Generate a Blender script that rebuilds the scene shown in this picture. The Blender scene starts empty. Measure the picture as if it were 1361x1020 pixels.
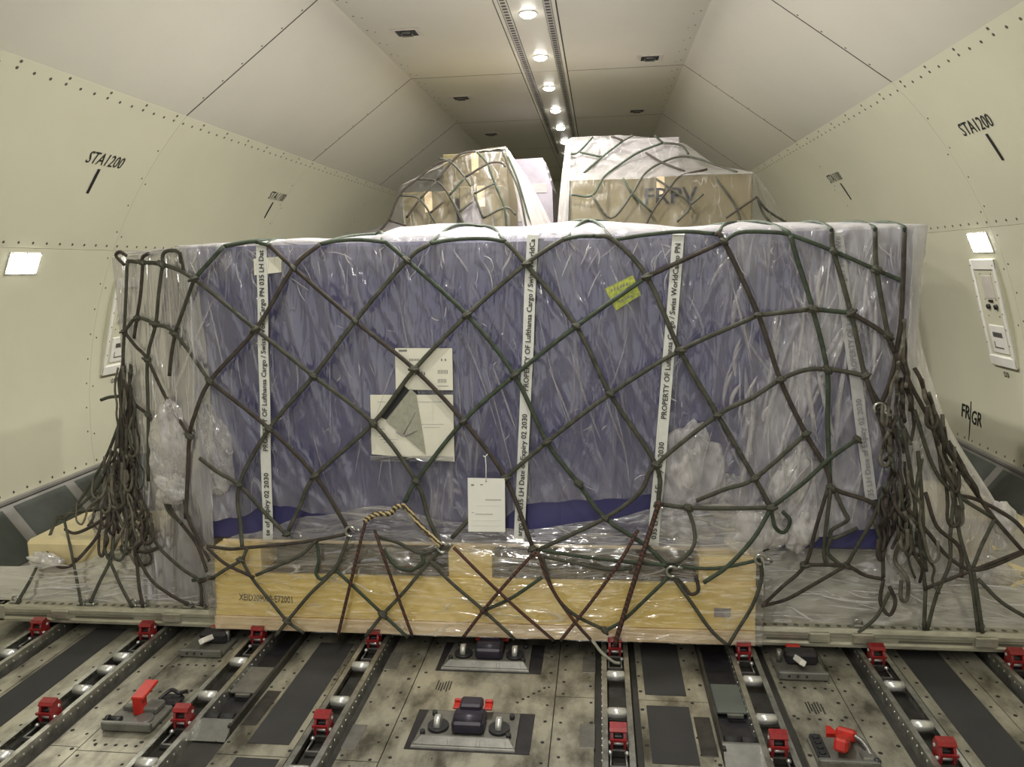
import bpy, bmesh, math, random
from mathutils import Vector, Matrix, noise
random.seed(7)
S = bpy.context.scene
COL = S.collection
PI = math.pi

# ------------------------------------------------------------------ camera
FPX, YAW, PITCH, ROLL = 1028.0, .115, .150, -.023
CAM = Vector((.485, 0, 1.714))
fw = Vector((-math.sin(YAW)*math.cos(PITCH), math.cos(YAW)*math.cos(PITCH), -math.sin(PITCH)))
r0 = Vector((math.cos(YAW), math.sin(YAW), 0))
u0 = r0.cross(fw)
RT = math.cos(ROLL)*r0 + math.sin(ROLL)*u0
UP = -math.sin(ROLL)*r0 + math.cos(ROLL)*u0
cd = bpy.data.cameras.new('camera')
cd.sensor_fit = 'HORIZONTAL'; cd.sensor_width = 36; cd.lens = FPX*36/1361
cd.clip_start = .05; cd.clip_end = 100
cam = bpy.data.objects.new('camera', cd); COL.objects.link(cam)
m = Matrix((RT, UP, -fw)).transposed().to_4x4(); m.translation = CAM
cam.matrix_world = m
S.camera = cam

# ------------------------------------------------------------------ world and exposure
w = bpy.data.worlds.new('world'); S.world = w; w.use_nodes = True
w.node_tree.nodes['Background'].inputs[0].default_value = (1, .985, .96, 1)
w.node_tree.nodes['Background'].inputs[1].default_value = .75
S.view_settings.view_transform = 'Standard'; S.view_settings.look = 'None'
S.view_settings.gamma = 1; S.view_settings.use_curve_mapping = False
S.view_settings.exposure = 0.13
LAMP_W = 37.0           # one ceiling downlight
WALL_W = 2.5           # one sidewall lamp

# ------------------------------------------------------------------ helpers
def at(px, py, ax, v):
    d = fw + RT*((px-680.5)/FPX) + UP*((510-py)/FPX)
    i = 'xyz'.index(ax)
    return CAM + d*((v-CAM[i])/d[i])
def cyl_at(px, py, zc=.53, R2=9.86):
    d = fw + RT*((px-680.5)/FPX) + UP*((510-py)/FPX)
    a = d.x**2+d.z**2; b = 2*(CAM.x*d.x+(CAM.z-zc)*d.z); c = CAM.x**2+(CAM.z-zc)**2-R2
    return CAM + d*((-b+math.sqrt(b*b-4*a*c))/(2*a))

MATS = {}
def nodes(name):
    mt = bpy.data.materials.new(name); mt.use_nodes = True
    nt = mt.node_tree; MATS[name] = mt
    return mt, nt, nt.nodes, nt.links, nt.nodes['Principled BSDF']
def mat(name, col, rough=.5, metal=0, var=.12, vscale=6, bump=0, bscale=60, col2=None, stretch=(1,1,1), cut=(.35,.65), coat=0, spec=.5):
    """Principled with a noise-driven blend of two tones and fine relief"""
    mt, nt, N, L, P = nodes(name)
    tc = N.new('ShaderNodeTexCoord'); mp = N.new('ShaderNodeMapping'); mp.inputs['Scale'].default_value = stretch
    L.new(tc.outputs['Object'], mp.inputs['Vector'])
    n1 = N.new('ShaderNodeTexNoise'); n1.inputs['Scale'].default_value = vscale; n1.inputs['Detail'].default_value = 6
    n1.inputs['Roughness'].default_value = .65
    L.new(mp.outputs['Vector'], n1.inputs['Vector'])
    cr = N.new('ShaderNodeValToRGB'); cr.color_ramp.elements[0].position = cut[0]; cr.color_ramp.elements[1].position = cut[1]
    c2 = col2 if col2 else tuple(max(0, c*(1-var)) for c in col)
    c1 = col if col2 else tuple(min(1, c*(1+var)) for c in col)
    cr.color_ramp.elements[0].color = (*c2, 1); cr.color_ramp.elements[1].color = (*c1, 1)
    L.new(n1.outputs['Fac'], cr.inputs['Fac']); L.new(cr.outputs['Color'], P.inputs['Base Color'])
    P.inputs['Roughness'].default_value = rough; P.inputs['Metallic'].default_value = metal
    P.inputs['Coat Weight'].default_value = coat; P.inputs['Coat Roughness'].default_value = .15
    P.inputs['Specular IOR Level'].default_value = spec
    if bump:
        n2 = N.new('ShaderNodeTexNoise'); n2.inputs['Scale'].default_value = bscale; n2.inputs['Detail'].default_value = 4
        L.new(mp.outputs['Vector'], n2.inputs['Vector'])
        b = N.new('ShaderNodeBump'); b.inputs['Strength'].default_value = bump; b.inputs['Distance'].default_value = .004
        L.new(n2.outputs['Fac'], b.inputs['Height']); L.new(b.outputs['Normal'], P.inputs['Normal'])
    return mt

class MB:
    def __init__(s): s.bm = bmesh.new()
    def box(s, a, b, c=0, M=None):
        """axis box between corners a and b, edges chamfered by c, then moved by matrix M"""
        lo = Vector([min(a[i], b[i]) for i in range(3)]); hi = Vector([max(a[i], b[i]) for i in range(3)])
        T = Matrix.Translation((lo+hi)/2) @ Matrix.Diagonal((*(hi-lo), 1))
        t = bmesh.new(); bmesh.ops.create_cube(t, size=1, matrix=T)
        if c: bmesh.ops.bevel(t, geom=t.edges[:], offset=c, segments=1, affect='EDGES', clamp_overlap=True)
        s._merge(t, M); return s
    def _merge(s, t, M=None):
        if M is not None: bmesh.ops.transform(t, matrix=M, verts=t.verts[:])
        mp = {v: s.bm.verts.new(v.co) for v in t.verts}
        for f in t.faces:
            try: nf = s.bm.faces.new([mp[v] for v in f.verts]); nf.smooth = f.smooth
            except ValueError: pass
        t.free()
    def cyl(s, p0, p1, r, n=12, r2=None, smooth=True):
        p0, p1 = Vector(p0), Vector(p1); d = p1-p0
        t = bmesh.new()
        bmesh.ops.create_cone(t, cap_ends=True, segments=n, radius1=r, radius2=r if r2 is None else r2, depth=d.length)
        for f in t.faces: f.smooth = smooth and len(f.verts) == 4
        M = Matrix.Translation((p0+p1)/2) @ d.to_track_quat('Z', 'Y').to_matrix().to_4x4()
        s._merge(t, M); return s
    def tube(s, pts, r, n=6, flat=1.0, ref=Vector((0, 1, 0)), radii=None):
        """tube along points; flat<1 squashes it along ref so it reads as flat webbing"""
        rings = []; P = [Vector(p) for p in pts]
        for i, p in enumerate(P):
            d = (P[min(i+1, len(P)-1)]-P[max(i-1, 0)])
            if d.length < 1e-9: d = Vector((0, 0, 1))
            d.normalize(); a = ref - d*ref.dot(d)
            if a.length < .05: a = Vector((1, 0, 0)) - d*d.x
            a.normalize(); b = d.cross(a); rr = radii[i] if radii else r
            rings.append([s.bm.verts.new(p + a*(math.cos(2*PI*k/n)*rr*flat) + b*(math.sin(2*PI*k/n)*rr)) for k in range(n)])
        for A, B in zip(rings, rings[1:]):
            for k in range(n):
                f = s.bm.faces.new((A[k], A[(k+1) % n], B[(k+1) % n], B[k])); f.smooth = True
        s.bm.faces.new(rings[0][::-1]); s.bm.faces.new(rings[-1]); return s
    def prism(s, poly, axis, a, b):
        """extrude a 2-D outline along an axis (x: poly is (y,z); y: (x,z); z: (x,y))"""
        def co(p, t):
            return {'x': (t, p[0], p[1]), 'y': (p[0], t, p[1]), 'z': (p[0], p[1], t)}[axis]
        A = [s.bm.verts.new(co(p, a)) for p in poly]; B = [s.bm.verts.new(co(p, b)) for p in poly]
        n = len(poly)
        for i in range(n): s.bm.faces.new((A[i], A[(i+1) % n], B[(i+1) % n], B[i]))
        s.bm.faces.new(A[::-1]); s.bm.faces.new(B); return s
    def disc(s, c, nrm, r, n=8, t=.0015):
        nrm = Vector(nrm).normalized(); c = Vector(c)
        return s.cyl(c-nrm*t*.3, c+nrm*t, r, n, smooth=False)
    def ball(s, c, r, sc=(1, 1, 1), u=8, v=6):
        t = bmesh.new(); bmesh.ops.create_uvsphere(t, u_segments=u, v_segments=v, radius=r)
        for f in t.faces: f.smooth = True
        s._merge(t, Matrix.Translation(c) @ Matrix.Diagonal((*sc, 1))); return s
    def mesh(s, name):
        bmesh.ops.recalc_face_normals(s.bm, faces=s.bm.faces[:])
        me = bpy.data.meshes.new(name); s.bm.to_mesh(me); s.bm.free(); return me
    def build(s, name, mt, parent=None, loc=None):
        return link(name, s.mesh(name), mt, parent, loc)
def link(name, me, mt, parent=None, loc=None):
    o = bpy.data.objects.new(name, me); COL.objects.link(o)
    if mt is not None and not me.materials: me.materials.append(MATS[mt] if isinstance(mt, str) else mt)
    if parent is not None: o.parent = parent
    if loc is not None: o.location = loc
    return o
def tag(o, label, cat, group=None, kind=None):
    o['label'] = label; o['category'] = cat
    if group: o['group'] = group
    if kind: o['kind'] = kind
    return o
def struct(o, label=None):
    o['kind'] = 'structure'
    if label: o['label'] = label; o['category'] = o.name.split('_')[0]
    return o
def thing(name, label, cat, loc=(0, 0, 0), group=None, rz=0):
    o = bpy.data.objects.new(name, None); COL.objects.link(o); o.location = loc; o.rotation_euler = (0, 0, rz)
    o.empty_display_size = .1
    return tag(o, label, cat, group)
def copy_tree(o, parent=None):
    c = o.copy(); COL.objects.link(c)
    if parent is not None: c.parent = parent
    for ch in list(o.children): copy_tree(ch, c)
    return c
def catmull(pts, k=6):
    P = [Vector(p) for p in pts]
    if len(P) < 3: return [P[0].lerp(P[1], i/k) for i in range(k+1)]
    out = []; Q = [P[0]*2-P[1]] + P + [P[-1]*2-P[-2]]
    for i in range(1, len(Q)-2):
        a, b, c, d = Q[i-1:i+3]
        for j in range(k):
            t = j/k
            out.append(.5*((2*b) + (c-a)*t + (2*a-5*b+4*c-d)*t*t + (3*b-a-3*c+d)*t**3))
    out.append(P[-1]); return out
def fastpoly(name, verts, faces, mt, parent=None, smooth=True):
    me = bpy.data.meshes.new(name); me.from_pydata([tuple(v) for v in verts], [], faces)
    if smooth: me.polygons.foreach_set('use_smooth', [True]*len(me.polygons))
    me.update(); return link(name, me, mt, parent)
def text(name, s, M, size, mt, parent, width=None, bold=.012, align='LEFT'):
    """flat printed lettering as a thin mesh; M places its x along the line and z out of the surface"""
    c = bpy.data.curves.new(name, 'FONT'); c.body = s; c.size = size; c.offset = bold*size; c.align_x = align; c.extrude = .0004
    c.resolution_u = 2
    o = bpy.data.objects.new(name, c); COL.objects.link(o)
    dg = bpy.context.evaluated_depsgraph_get(); me = bpy.data.meshes.new_from_object(o.evaluated_get(dg))
    bpy.data.objects.remove(o); bpy.data.curves.remove(c)
    if width:
        xs = [v.co.x for v in me.vertices]; k = width/(max(xs)-min(xs))
        me.transform(Matrix.Diagonal((k, 1, 1, 1)))
    me.transform(M); me.materials.clear(); me.name = name
    return link(name, me, mt, parent)
def frame(o, x, y):
    """matrix with origin o, x axis x, y axis close to y"""
    x = Vector(x).normalized(); z = x.cross(Vector(y)).normalized(); y = z.cross(x)
    m = Matrix((x, y, z)).transposed().to_4x4(); m.translation = o; return m

# ------------------------------------------------------------------ materials
mat('liner', (.56, .55, .42), .42, var=.025, vscale=1.5, spec=.35)
mat('ceiling_liner', (.60, .583, .495), .4, var=.02, vscale=1.5, spec=.35)
mat('seam_dark', (.05, .047, .04), .8)
mat('fastener', (.09, .085, .065), .5, .3)
mat('black_print', (.012, .012, .012), .6, var=.05)
mat('white_plastic', (.74, .73, .67), .4, var=.03)
mat('dark_plastic', (.02, .021, .023), .45)
mat('black_rubber', (.014, .014, .015), .75)
mat('fitting_frame', (.62, .58, .52), .45, .2)
mat('strip_rail', (.50, .49, .44), .35, .6)
mat('slot_dark', (.05, .05, .045), .7)
mat('dado_frame', (.30, .29, .27), .5, .3, var=.1)
mat('dado_panel', (.075, .085, .075), .55, var=.25, vscale=3)
mat('floor_base', (.035, .033, .028), .7, .3, var=.3)
mat('floor_panel', (.44, .42, .335), .36, .55, col2=(.10, .093, .07), vscale=6.5, bump=.2, bscale=90, cut=(.36, .60), stretch=(1, .5, 1))
mat('antislip', (.030, .029, .028), .9, bump=.6, bscale=500, var=.12)
mat('hole', (.015, .014, .012), .8)
mat('track_alu', (.62, .62, .57), .33, .85, col2=(.22, .22, .18), vscale=14, cut=(.3, .7))
mat('track_dark', (.055, .052, .046), .5, .6, var=.3, vscale=20)
mat('roller_steel', (.66, .66, .63), .3, .6, var=.08, vscale=30)
mat('steel', (.22, .22, .205), .42, .7, var=.15, vscale=20)
mat('lock_red', (.23, .012, .014), .4, .1, var=.25, vscale=40, coat=.3)
mat('lever_red', (.42, .020, .012), .4, var=.15, vscale=30)
mat('unit_grey', (.17, .165, .145), .45, .5, var=.2, vscale=18)
mat('wedge_grey', (.20, .197, .175), .45, .3, var=.2, vscale=18)
mat('unit_dark', (.030, .028, .032), .4, .3, var=.3, vscale=15)
mat('motor_dark', (.030, .026, .040), .4, .1)
mat('pallet_alu', (.62, .60, .50), .42, .7, col2=(.34, .33, .26), vscale=10, cut=(.3, .72), stretch=(1, 4, 4), bump=.1)
mat('pallet_slot', (.14, .13, .10), .6, .4)
# ================================================================== the setting: fuselage
ZC, XE, XS = 3.45, 1.237, .206
XJ, ZJ = 2.221, 2.75
SEAMS = [-4.08, -1.80, .485, 2.77, 5.05, 7.335, 9.62, 11.9, 14.19, 16.47]
Y0, Y1 = SEAMS[0], SEAMS[-1]
CZ, RR = .53, math.sqrt(9.86)
def wx(z): return math.sqrt(max(0, RR*RR-(z-CZ)**2))
G = .0011
def plate(name, poly, axis_pts, mt, parent): pass
def strip_panel(name, prof, ya, yb, mt, parent, th=.012):
    """panel following a cross-section profile [(x,z),..], with thickness on the outer side"""
    V = []; Fc = []; n = len(prof)
    nr = []
    for i in range(n):
        a = Vector(prof[max(i-1, 0)]); b = Vector(prof[min(i+1, n-1)]); d = (b-a).normalized(); q = Vector((d.y, -d.x))
        if q.dot(Vector((0, 1.5))-Vector(prof[i])) > 0: q = -q
        nr.append(q)
    for y in (ya, yb):
        for k in (0, 1):
            for i in range(n):
                p = Vector(prof[i]) + nr[i]*th*k; V.append((p.x, y, p.y))
    def I(y, k, i): return (y*2+k)*n+i
    for i in range(n-1):
        Fc.append((I(0, 0, i), I(0, 0, i+1), I(1, 0, i+1), I(1, 0, i)))
        Fc.append((I(0, 1, i), I(1, 1, i), I(1, 1, i+1), I(0, 1, i+1)))
        for y in (0, 1): Fc.append((I(y, 0, i), I(y, 1, i), I(y, 1, i+1), I(y, 0, i+1)))
    for i in (0, n-1): Fc.append((I(0, 0, i), I(1, 0, i), I(1, 1, i), I(0, 1, i)))
    o = fastpoly(name, V, Fc, mt, parent, smooth=False)
    bm = bmesh.new(); bm.from_mesh(o.data); bmesh.ops.recalc_face_normals(bm, faces=bm.faces[:])
    for f in bm.faces: f.smooth = n > 3
    bm.to_mesh(o.data); bm.free(); o.data.set_sharp_from_angle(angle=.5)
    return o
def offs(prof, d):
    out = []
    for i, p in enumerate(prof):
        a = Vector(prof[max(i-1, 0)]); b = Vector(prof[min(i+1, len(prof)-1)]); t = (b-a).normalized(); q = Vector((t.y, -t.x))
        if q.dot(Vector((0, 1.5))-Vector(p)) > 0: q = -q
        out.append(tuple(Vector(p)+q*d))
    return out
ZR = 1.885
def arc(z0, z1, n): return [(wx(z0+(z1-z0)*i/n), z0+(z1-z0)*i/n) for i in range(n+1)]
upper = arc(ZR+G, ZJ-.004, 8); lower = arc(.372, ZR-G, 12)
for side, sg in (('left', -1), ('right', 1)):
    mir = lambda pr: [(sg*x, z) for x, z in pr]
    back = strip_panel('wall_'+side, mir(offs(arc(.36, ZJ+.01, 20), .013)), Y0, Y1, 'seam_dark', None, .03)
    struct(back, 'cream curved cargo hold sidewall lining, the side with ' + ('the framed service panel half hidden by tangled netting' if sg < 0 else 'black letters FR and GR'))
    for a, b in zip(SEAMS, SEAMS[1:]):
        strip_panel('liner_panel', mir(upper), a+G, b-G, 'liner', back)
        strip_panel('liner_panel', mir(lower), a+G, b-G, 'liner', back)
    # fastener rows: seam joints, the joint with the ceiling, the foot of the lining
    fb = MB()
    def nrm(z): return Vector((-sg*wx(z), 0, CZ-z)).normalized()
    def tang(z): return Vector((-sg*(z-CZ)/wx(z), 0, 1)).normalized()
    def pt(y, z): return Vector((sg*wx(z), y, z))
    y = 2.2
    k = 0
    while y < 12.5:
        fb.disc(pt(y, ZJ-.045), nrm(ZJ-.045), .010, 6)
        if k % 3 == 0: fb.disc(pt(y, ZJ-.018), nrm(ZJ), .010, 6)
        fb.disc(pt(y, ZR+.03), nrm(ZR), .009, 6)
        fb.disc(pt(y, .40), nrm(.40), .009, 6)
        y += .115; k += 1
    for sy in SEAMS[3:7]:
        for j in range(1, 13):
            z = .45+(ZJ-.5)*j/13.
            fb.disc(pt(sy-.035, z), nrm(z), .007, 6)
            if j % 2: fb.disc(pt(sy+.035, z-.03), nrm(z), .007, 6)
    f = fb.build('fastener_rows', 'fastener', back); f['kind'] = 'stuff'
    # station markings printed on the lining
    for s, ym, sz, hh in (('STA1200', 4.56, .118, .17), ('STA1100', 7.12, .118, .17)):
        zc = 2.292
        M0 = frame(pt(ym, zc)+nrm(zc)*.003, Vector((0, -sg, 0)), tang(zc))
        b = MB(); b.box((-.012, -.085, 0), (.012, .085, .0012)); b.bm.transform(M0)
        b.build('station_tick', 'black_print', back)
        zt = zc+.10
        M1 = frame(pt(ym, zt)+nrm(zt)*.003, Vector((0, -sg, 0)), tang(zt+.04))
        M1 = M1 @ Matrix.Translation((-.16 if sg < 0 else -.22, -.01, 0)) @ Matrix(((1, .12, 0, 0), (0, 1, 0, 0), (0, 0, 1, 0), (0, 0, 0, 1)))
        text('station_number', s, M1, sz, 'black_print', back, width=.34, bold=.0)
    if sg > 0:
        zc = .60; R1 = lambda y, z: frame(pt(y, z)+nrm(z)*.004, (0, -1, 0), tang(z))
        text('frame_letters', 'FR', R1(5.96, .545), .14, 'black_print', back, width=.135, bold=.014)
        text('frame_letters', 'GR', R1(5.80, .525), .14, 'black_print', back, width=.155, bold=.014)
        b = MB(); b.box((-.005, -.17, 0), (.005, .12, .0012)); b.bm.transform(R1(5.815, .56)); b.build('frame_tick', 'black_print', back)
    # dado under the lining: framed grey panels sloping in to the deck edge
    prof = [(sg*3.135, .372), (sg*2.86, .0)]
    dd = strip_panel('trim_1' if sg < 0 else 'trim_2', prof, Y0, Y1, 'dado_frame', None, .02)
    struct(dd, 'grey framed sill of dark panels at the foot of the ' + ('wall by the yellow wrapped carton' if sg < 0 else 'wall lettered FR and GR'))
    a0 = Vector((sg*3.135, .372)); d0 = Vector((sg*2.86, 0))-a0; L0 = d0.length; d0.normalize()
    y = 3.06
    while y < 8.2:
        b = MB()
        inn = Vector((-sg*d0.y*sg, 0))
        M0 = frame(Vector((a0.x, y, a0.y)), (0, 1, 0), Vector((d0.x, 0, d0.y)))
        if M0.col[2].x*sg > 0: M0 = M0 @ Matrix.Diagonal((1, 1, -1, 1))
        b.box((.03, .055, -.004), (.50, L0-.06, .006), .004); b.bm.transform(M0)
        b.build('dado_panel', 'dado_panel', dd)
        y += .56
    # low lip between lining and dado
    lp = MB(); lp.box((sg*3.10, Y0, .355), (sg*3.14, Y1, .372)); lp.build('sill_lip', 'dado_frame', dd)

# ceiling
cb = MB(); cb.box((-XE, Y0, ZC+.014), (XE, Y1, ZC+.05))
ceil = struct(cb.build('ceiling', 'seam_dark'), 'cream flat and sloping cargo hold ceiling panels around the lit strip')
fb = MB()
for sg in (-1, 1):
    for a, b in zip(SEAMS, SEAMS[1:]):
        p = MB(); p.box((sg*(XS+.004), a+G, ZC), (sg*XE, b-G, ZC+.012)); p.build('ceiling_panel', 'ceiling_liner', ceil)
        strip_panel('ceiling_panel', [(sg*(XJ+.012), ZJ-.0085), (sg*(XE-.001), ZC+.0008)], a+G, b-G, 'ceiling_liner', ceil)
    strip_panel('ceiling_backing', offs([(sg*(XJ+.03), ZJ-.02), (sg*XE, ZC)], .014), Y0, Y1, 'seam_dark', ceil, .03)
    y = 3.2
    while y < 12.4:
        fb.disc((sg*(XE-.04), y, ZC), (0, 0, -1), .008, 6); fb.disc((sg*(XE-.085), y+.05, ZC), (0, 0, -1), .006, 6)
        y += .33
    dn = Vector((-(ZC-ZJ), 0, -(XJ-XE))).normalized(); dn.x *= sg
    for sy in SEAMS[3:7]:
        for j in range(1, 7):
            t = j/7.
            fb.disc((sg*(XE+(XJ-XE)*t), sy-.03, ZC+(ZJ-ZC)*t), dn, .007, 6)
sl = MB()
for sy in SEAMS[2:]:
    for sg in (-1, 1):
        sl.box((sg*XS, sy-.005, ZC-.0006), (sg*XE, sy+.005, ZC+.004))
        a = Vector((sg*XE, ZC)); q = Vector((sg*XJ, ZJ)); d = (q-a).normalized(); n_ = Vector((-sg*abs(d.y), -abs(d.x)))*.0008
        sl.prism([tuple(a+n_), tuple(q+n_), tuple(q-n_*4), tuple(a-n_*4)], 'y', sy-.006, sy+.006)
sl.build('sealant_lines', 'seam_dark', ceil)['kind'] = 'stuff'
f = fb.build('fastener_rows', 'fastener', ceil); f['kind'] = 'stuff'
# end bulkheads of the compartment
eb = MB(); eb.box((-3.2, Y1, -.1), (3.2, Y1+.05, 3.6)); struct(eb.build('wall_back', 'liner'), 'far bulkhead beyond the stacked pallets')

# lit strip in the middle of the ceiling
st = thing('light_strip', 'slotted metal light strip running along the middle of the ceiling', 'light strip', (0, 5, ZC))
def strip_box(nm, x0, x1, z0, z1, mt, par):
    b = MB()
    for a, c in zip(SEAMS, SEAMS[1:]): b.box((x0, a+.006-5, z0), (x1, c-.006-5, z1))
    return b.build(nm, mt, par)
strip_box('strip_cover', -.115, .115, .004, .012, 'ceiling_liner', st)
for sg in (-1, 1):
    rl = strip_box('slotted_rail', sg*.119, sg*.172, -.004, .012, 'strip_rail', st)
    strip_box('rail_edge', sg*.176, sg*.200, -.006, .012, 'ceiling_liner', st)
    b = MB(); y = 4.6
    while y < 12.5:
        b.box((sg*.13, y-5, -.0055), (sg*.162, y-5+.028, -.002)); y += .062
    o = b.build('rail_slots', 'slot_dark', rl); o['kind'] = 'stuff'
mt, nt, N, L, P = nodes('lamp_glow')
P.inputs['Emission Color'].default_value = (1, .97, .90, 1); P.inputs['Emission Strength'].default_value = 30
P.inputs['Base Color'].default_value = (1, 1, 1, 1)
proto = None
LY = [5.68+1.145*k for k in range(-9, 9)]
for i, y in enumerate(LY):
    t = thing('ceiling_downlight', 'round white downlight in the slotted ceiling strip', 'ceiling light', (0, y, ZC), 'downlights in the ceiling strip')
    t.rotation_euler = (0, 0, 0)
    if proto is None:
        b = MB(); b.cyl((0, 0, -.004), (0, 0, .006), .062, 24); rim = b.mesh('rim')
        b = MB(); b.ball((0, 0, -.004), .056, (1, 1, .45), 20, 10); lens = b.mesh('lens'); proto = 1
    link('rim', rim, 'white_plastic', t); link('lens', lens, 'lamp_glow', t)
    if y < 13:
        ld = bpy.data.lights.new('downlight_lamp', 'AREA'); ld.shape = 'DISK'; ld.size = .10; ld.energy = LAMP_W*(.6 if y < 1 else .5 if y < 3.2 else 1.3 if y < 8 else .3); ld.color = (1, .965, .90)
        lo = bpy.data.objects.new('downlight_lamp', ld); COL.objects.link(lo); lo.location = (0, 0, -.035); lo.parent = t

# sidewall lamps, one in each wall
def wall_frame(sg, y, z):
    nn = Vector((-sg*wx(z), 0, CZ-z)).normalized()
    return frame(Vector((sg*wx(z), y, z))+nn*.004, Vector((0, -sg, 0)), Vector((-sg*(z-CZ)/wx(z), 0, 1)).normalized()), nn
for sg, y in ((-1, 4.236), (1, 5.25)):
    z = 1.80; M0, nn = wall_frame(sg, y, z)
    t = thing('wall_lamp', 'glowing square lamp on the sidewall ' + ('over bare cream lining' if sg < 0 else 'above the long service panel'), 'wall lamp', M0.translation)
    t.rotation_euler = M0.to_euler()
    b = MB(); b.box((-.125, -.07, -.002), (.125, .07, .004), .002); b.build('bezel', 'white_plastic', t)
    b = MB(); b.box((-.12, -.062, .002), (.12, .062, .007), .002); b.build('lens', 'lamp_glow', t)
    b = MB()
    for q in (-.115, 0, .115):
        for r in (-.066, .066): b.disc((q, r, .008), (0, 0, 1), .005, 6)
    b.build('screws', 'fastener', t)['kind'] = 'stuff'
    ld = bpy.data.lights.new('wall_lamp_light', 'AREA'); ld.shape = 'RECTANGLE'; ld.size = .21; ld.size_y = .11; ld.energy = WALL_W; ld.color = (1, .96, .88)
    lo = bpy.data.objects.new('wall_lamp_light', ld); COL.objects.link(lo); lo.location = (0, 0, .02); lo.rotation_euler = (PI, 0, 0); lo.parent = t

# service panels below the lamps
def service_panel(sg, y, label):
    z0, z1 = 1.0, 1.70
    M0 = frame(Vector((sg*wx(1.35), y, 1.35)), Vector((0, -sg, 0)), Vector((-sg*.0, 0, 1)))
    # tilt the board so that both ends lie on the curved lining
    up = Vector((sg*(wx(z1)-wx(z0)), 0, z1-z0)).normalized()
    M0 = frame(Vector((sg*((wx(z0)+wx(z1))/2), y, 1.35)), Vector((0, -sg, 0)), up)
    t = thing('service_panel', label, 'service panel', M0.translation); t.rotation_euler = M0.to_euler()
    H = .36
    b = MB(); b.box((-.155, -H, -.06), (.155, H, .008), .006); body = b.build('panel_board', 'liner', t)
    b = MB()
    for x in (-.155, .128): b.box((x, -H, .004), (x+.027, H, .022), .005)
    b.build('side_rail', 'white_plastic', t)
    b = MB(); b.box((-.155, H-.07, .006), (.155, H, .02), .005); b.build('head_plate', 'white_plastic', t)
    b = MB(); b.box((-.155, -H, .006), (.155, -H+.075, .026), .008); b.build('foot_plate', 'white_plastic', t)
    b = MB(); b.box((-.09, -H+.09, .006), (.10, -.08, .016), .004); kb = b.build('cover_plate', 'white_plastic', t)
    b = MB(); b.box((-.05, -.16, .014), (.065, -.125, .020), .003); b.build('cover_latch', 'steel', kb)
    b = MB(); b.box((-.055, -.235, .0155), (.055, -.228, .018)); b.box((-.055, -.19, .0155), (-.05, -.228, .018)); b.build('cover_outline', 'fastener', kb)
    b = MB(); b.box((-.06, .10, .007), (.07, .25, .012), .003); gr = b.build('speaker_grille', 'fitting_frame', t)
    b = MB(); b.box((-.02, .075, .007), (.03, .09, .016)); b.build('slot', 'dark_plastic', t)
    for x in (-.035, .06):
        b = MB(); b.cyl((x, .045, .006), (x, .045, .022), .017, 12); b.build('knob', 'dark_plastic', t)
    b = MB()
    for k in range(7):
        for x in (-.142, .142): b.disc((x, -H+.05+k*.105, .022), (0, 0, 1), .005, 6)
    for x in (-.07, .07):
        for yy in (.26, .09, -.02, -.10): b.disc((x, yy, .008), (0, 0, 1), .005, 6)
    b.build('screws', 'fastener', t)['kind'] = 'stuff'
    text('panel_number', 'D3' if sg > 0 else 'LC9', Matrix.Translation((-.03, -H-.07, .014)), .05, 'black_print', t, bold=.01)
    return t
service_panel(1, 5.30, 'long cream service panel with two black knobs under a square lamp')
service_panel(-1, 5.32, 'cream service panel on sidewall, half hidden behind tangled netting')

# fittings let into the flat ceiling
for n, (x, y) in enumerate(((-.925, 5.94), (-.925, 8.225), (-.925, 10.47), (-.925, 12.6), (.92, 7.03), (.92, 9.33))):
    t = thing('ceiling_socket', 'small dark recessed tie-down socket in the flat ceiling panel', 'ceiling socket', (x, y, ZC), 'tie-down sockets in the ceiling')
    b = MB(); b.box((-.11, -.10, -.006), (.11, .10, .002), .004); b.build('frame', 'fitting_frame', t)
    b = MB(); b.box((-.075, -.065, -.009), (.075, .065, -.005)); b.build('recess', 'dark_plastic', t)
    b = MB(); b.box((-.03, -.055, -.018), (.03, -.02, -.008), .004); b.tube([(-.04, -.03, -.012), (-.04, .03, -.02), (.04, .03, -.02), (.04, -.03, -.012)], .006, 6); b.build('latch', 'steel', t)

# ================================================================== deck
fl = MB(); fl.box((-2.9, Y0, -.06), (2.9, Y1, -.012))
floor = struct(fl.build('floor', 'floor_base'), 'worn grey cargo deck of screwed panels between roller tracks')
TX = [.541, 1.089, 1.636, 2.185]
cols = [(-.296, .296)]
for sg in (-1, 1):
    cols += [(sg*.300, sg*.455), (sg*.63, sg*.90), (sg*1.19, sg*1.426), (sg*1.430, sg*1.545), (sg*1.73, sg*2.0), (sg*2.004, sg*2.10), (sg*2.27, sg*2.86)]
ROWS = {0: [-4, 0.6, 6.2, 11, 16.4]}
for (a, b_) in cols:
    a, b_ = min(a, b_), max(a, b_)
    if a < -.2 and b_ > .2 and b_-a > .5: rows = [-4, .6, 5.4, 10, 16.4]
    elif a > 0 and b_ < .95: rows = [-4, .9, 2.885, 4.9, 6.9, 10, 16.4]
    elif 1.15 < abs(a) < 1.45 and 1.15 < abs(b_) < 1.45: rows = [-4, .5, 2.40, 4.2, 6.5, 10, 16.4]
    else: rows = [-4, .5, 2.42 if a < 0 else 2.2, 4.6, 6.9, 10, 16.4]
    for y0, y1 in zip(rows, rows[1:]):
        p = MB(); p.box((a, y0+.002, -.012), (b_, y1-.002, 0)); p.build('floor_panel', 'floor_panel', floor)
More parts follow.
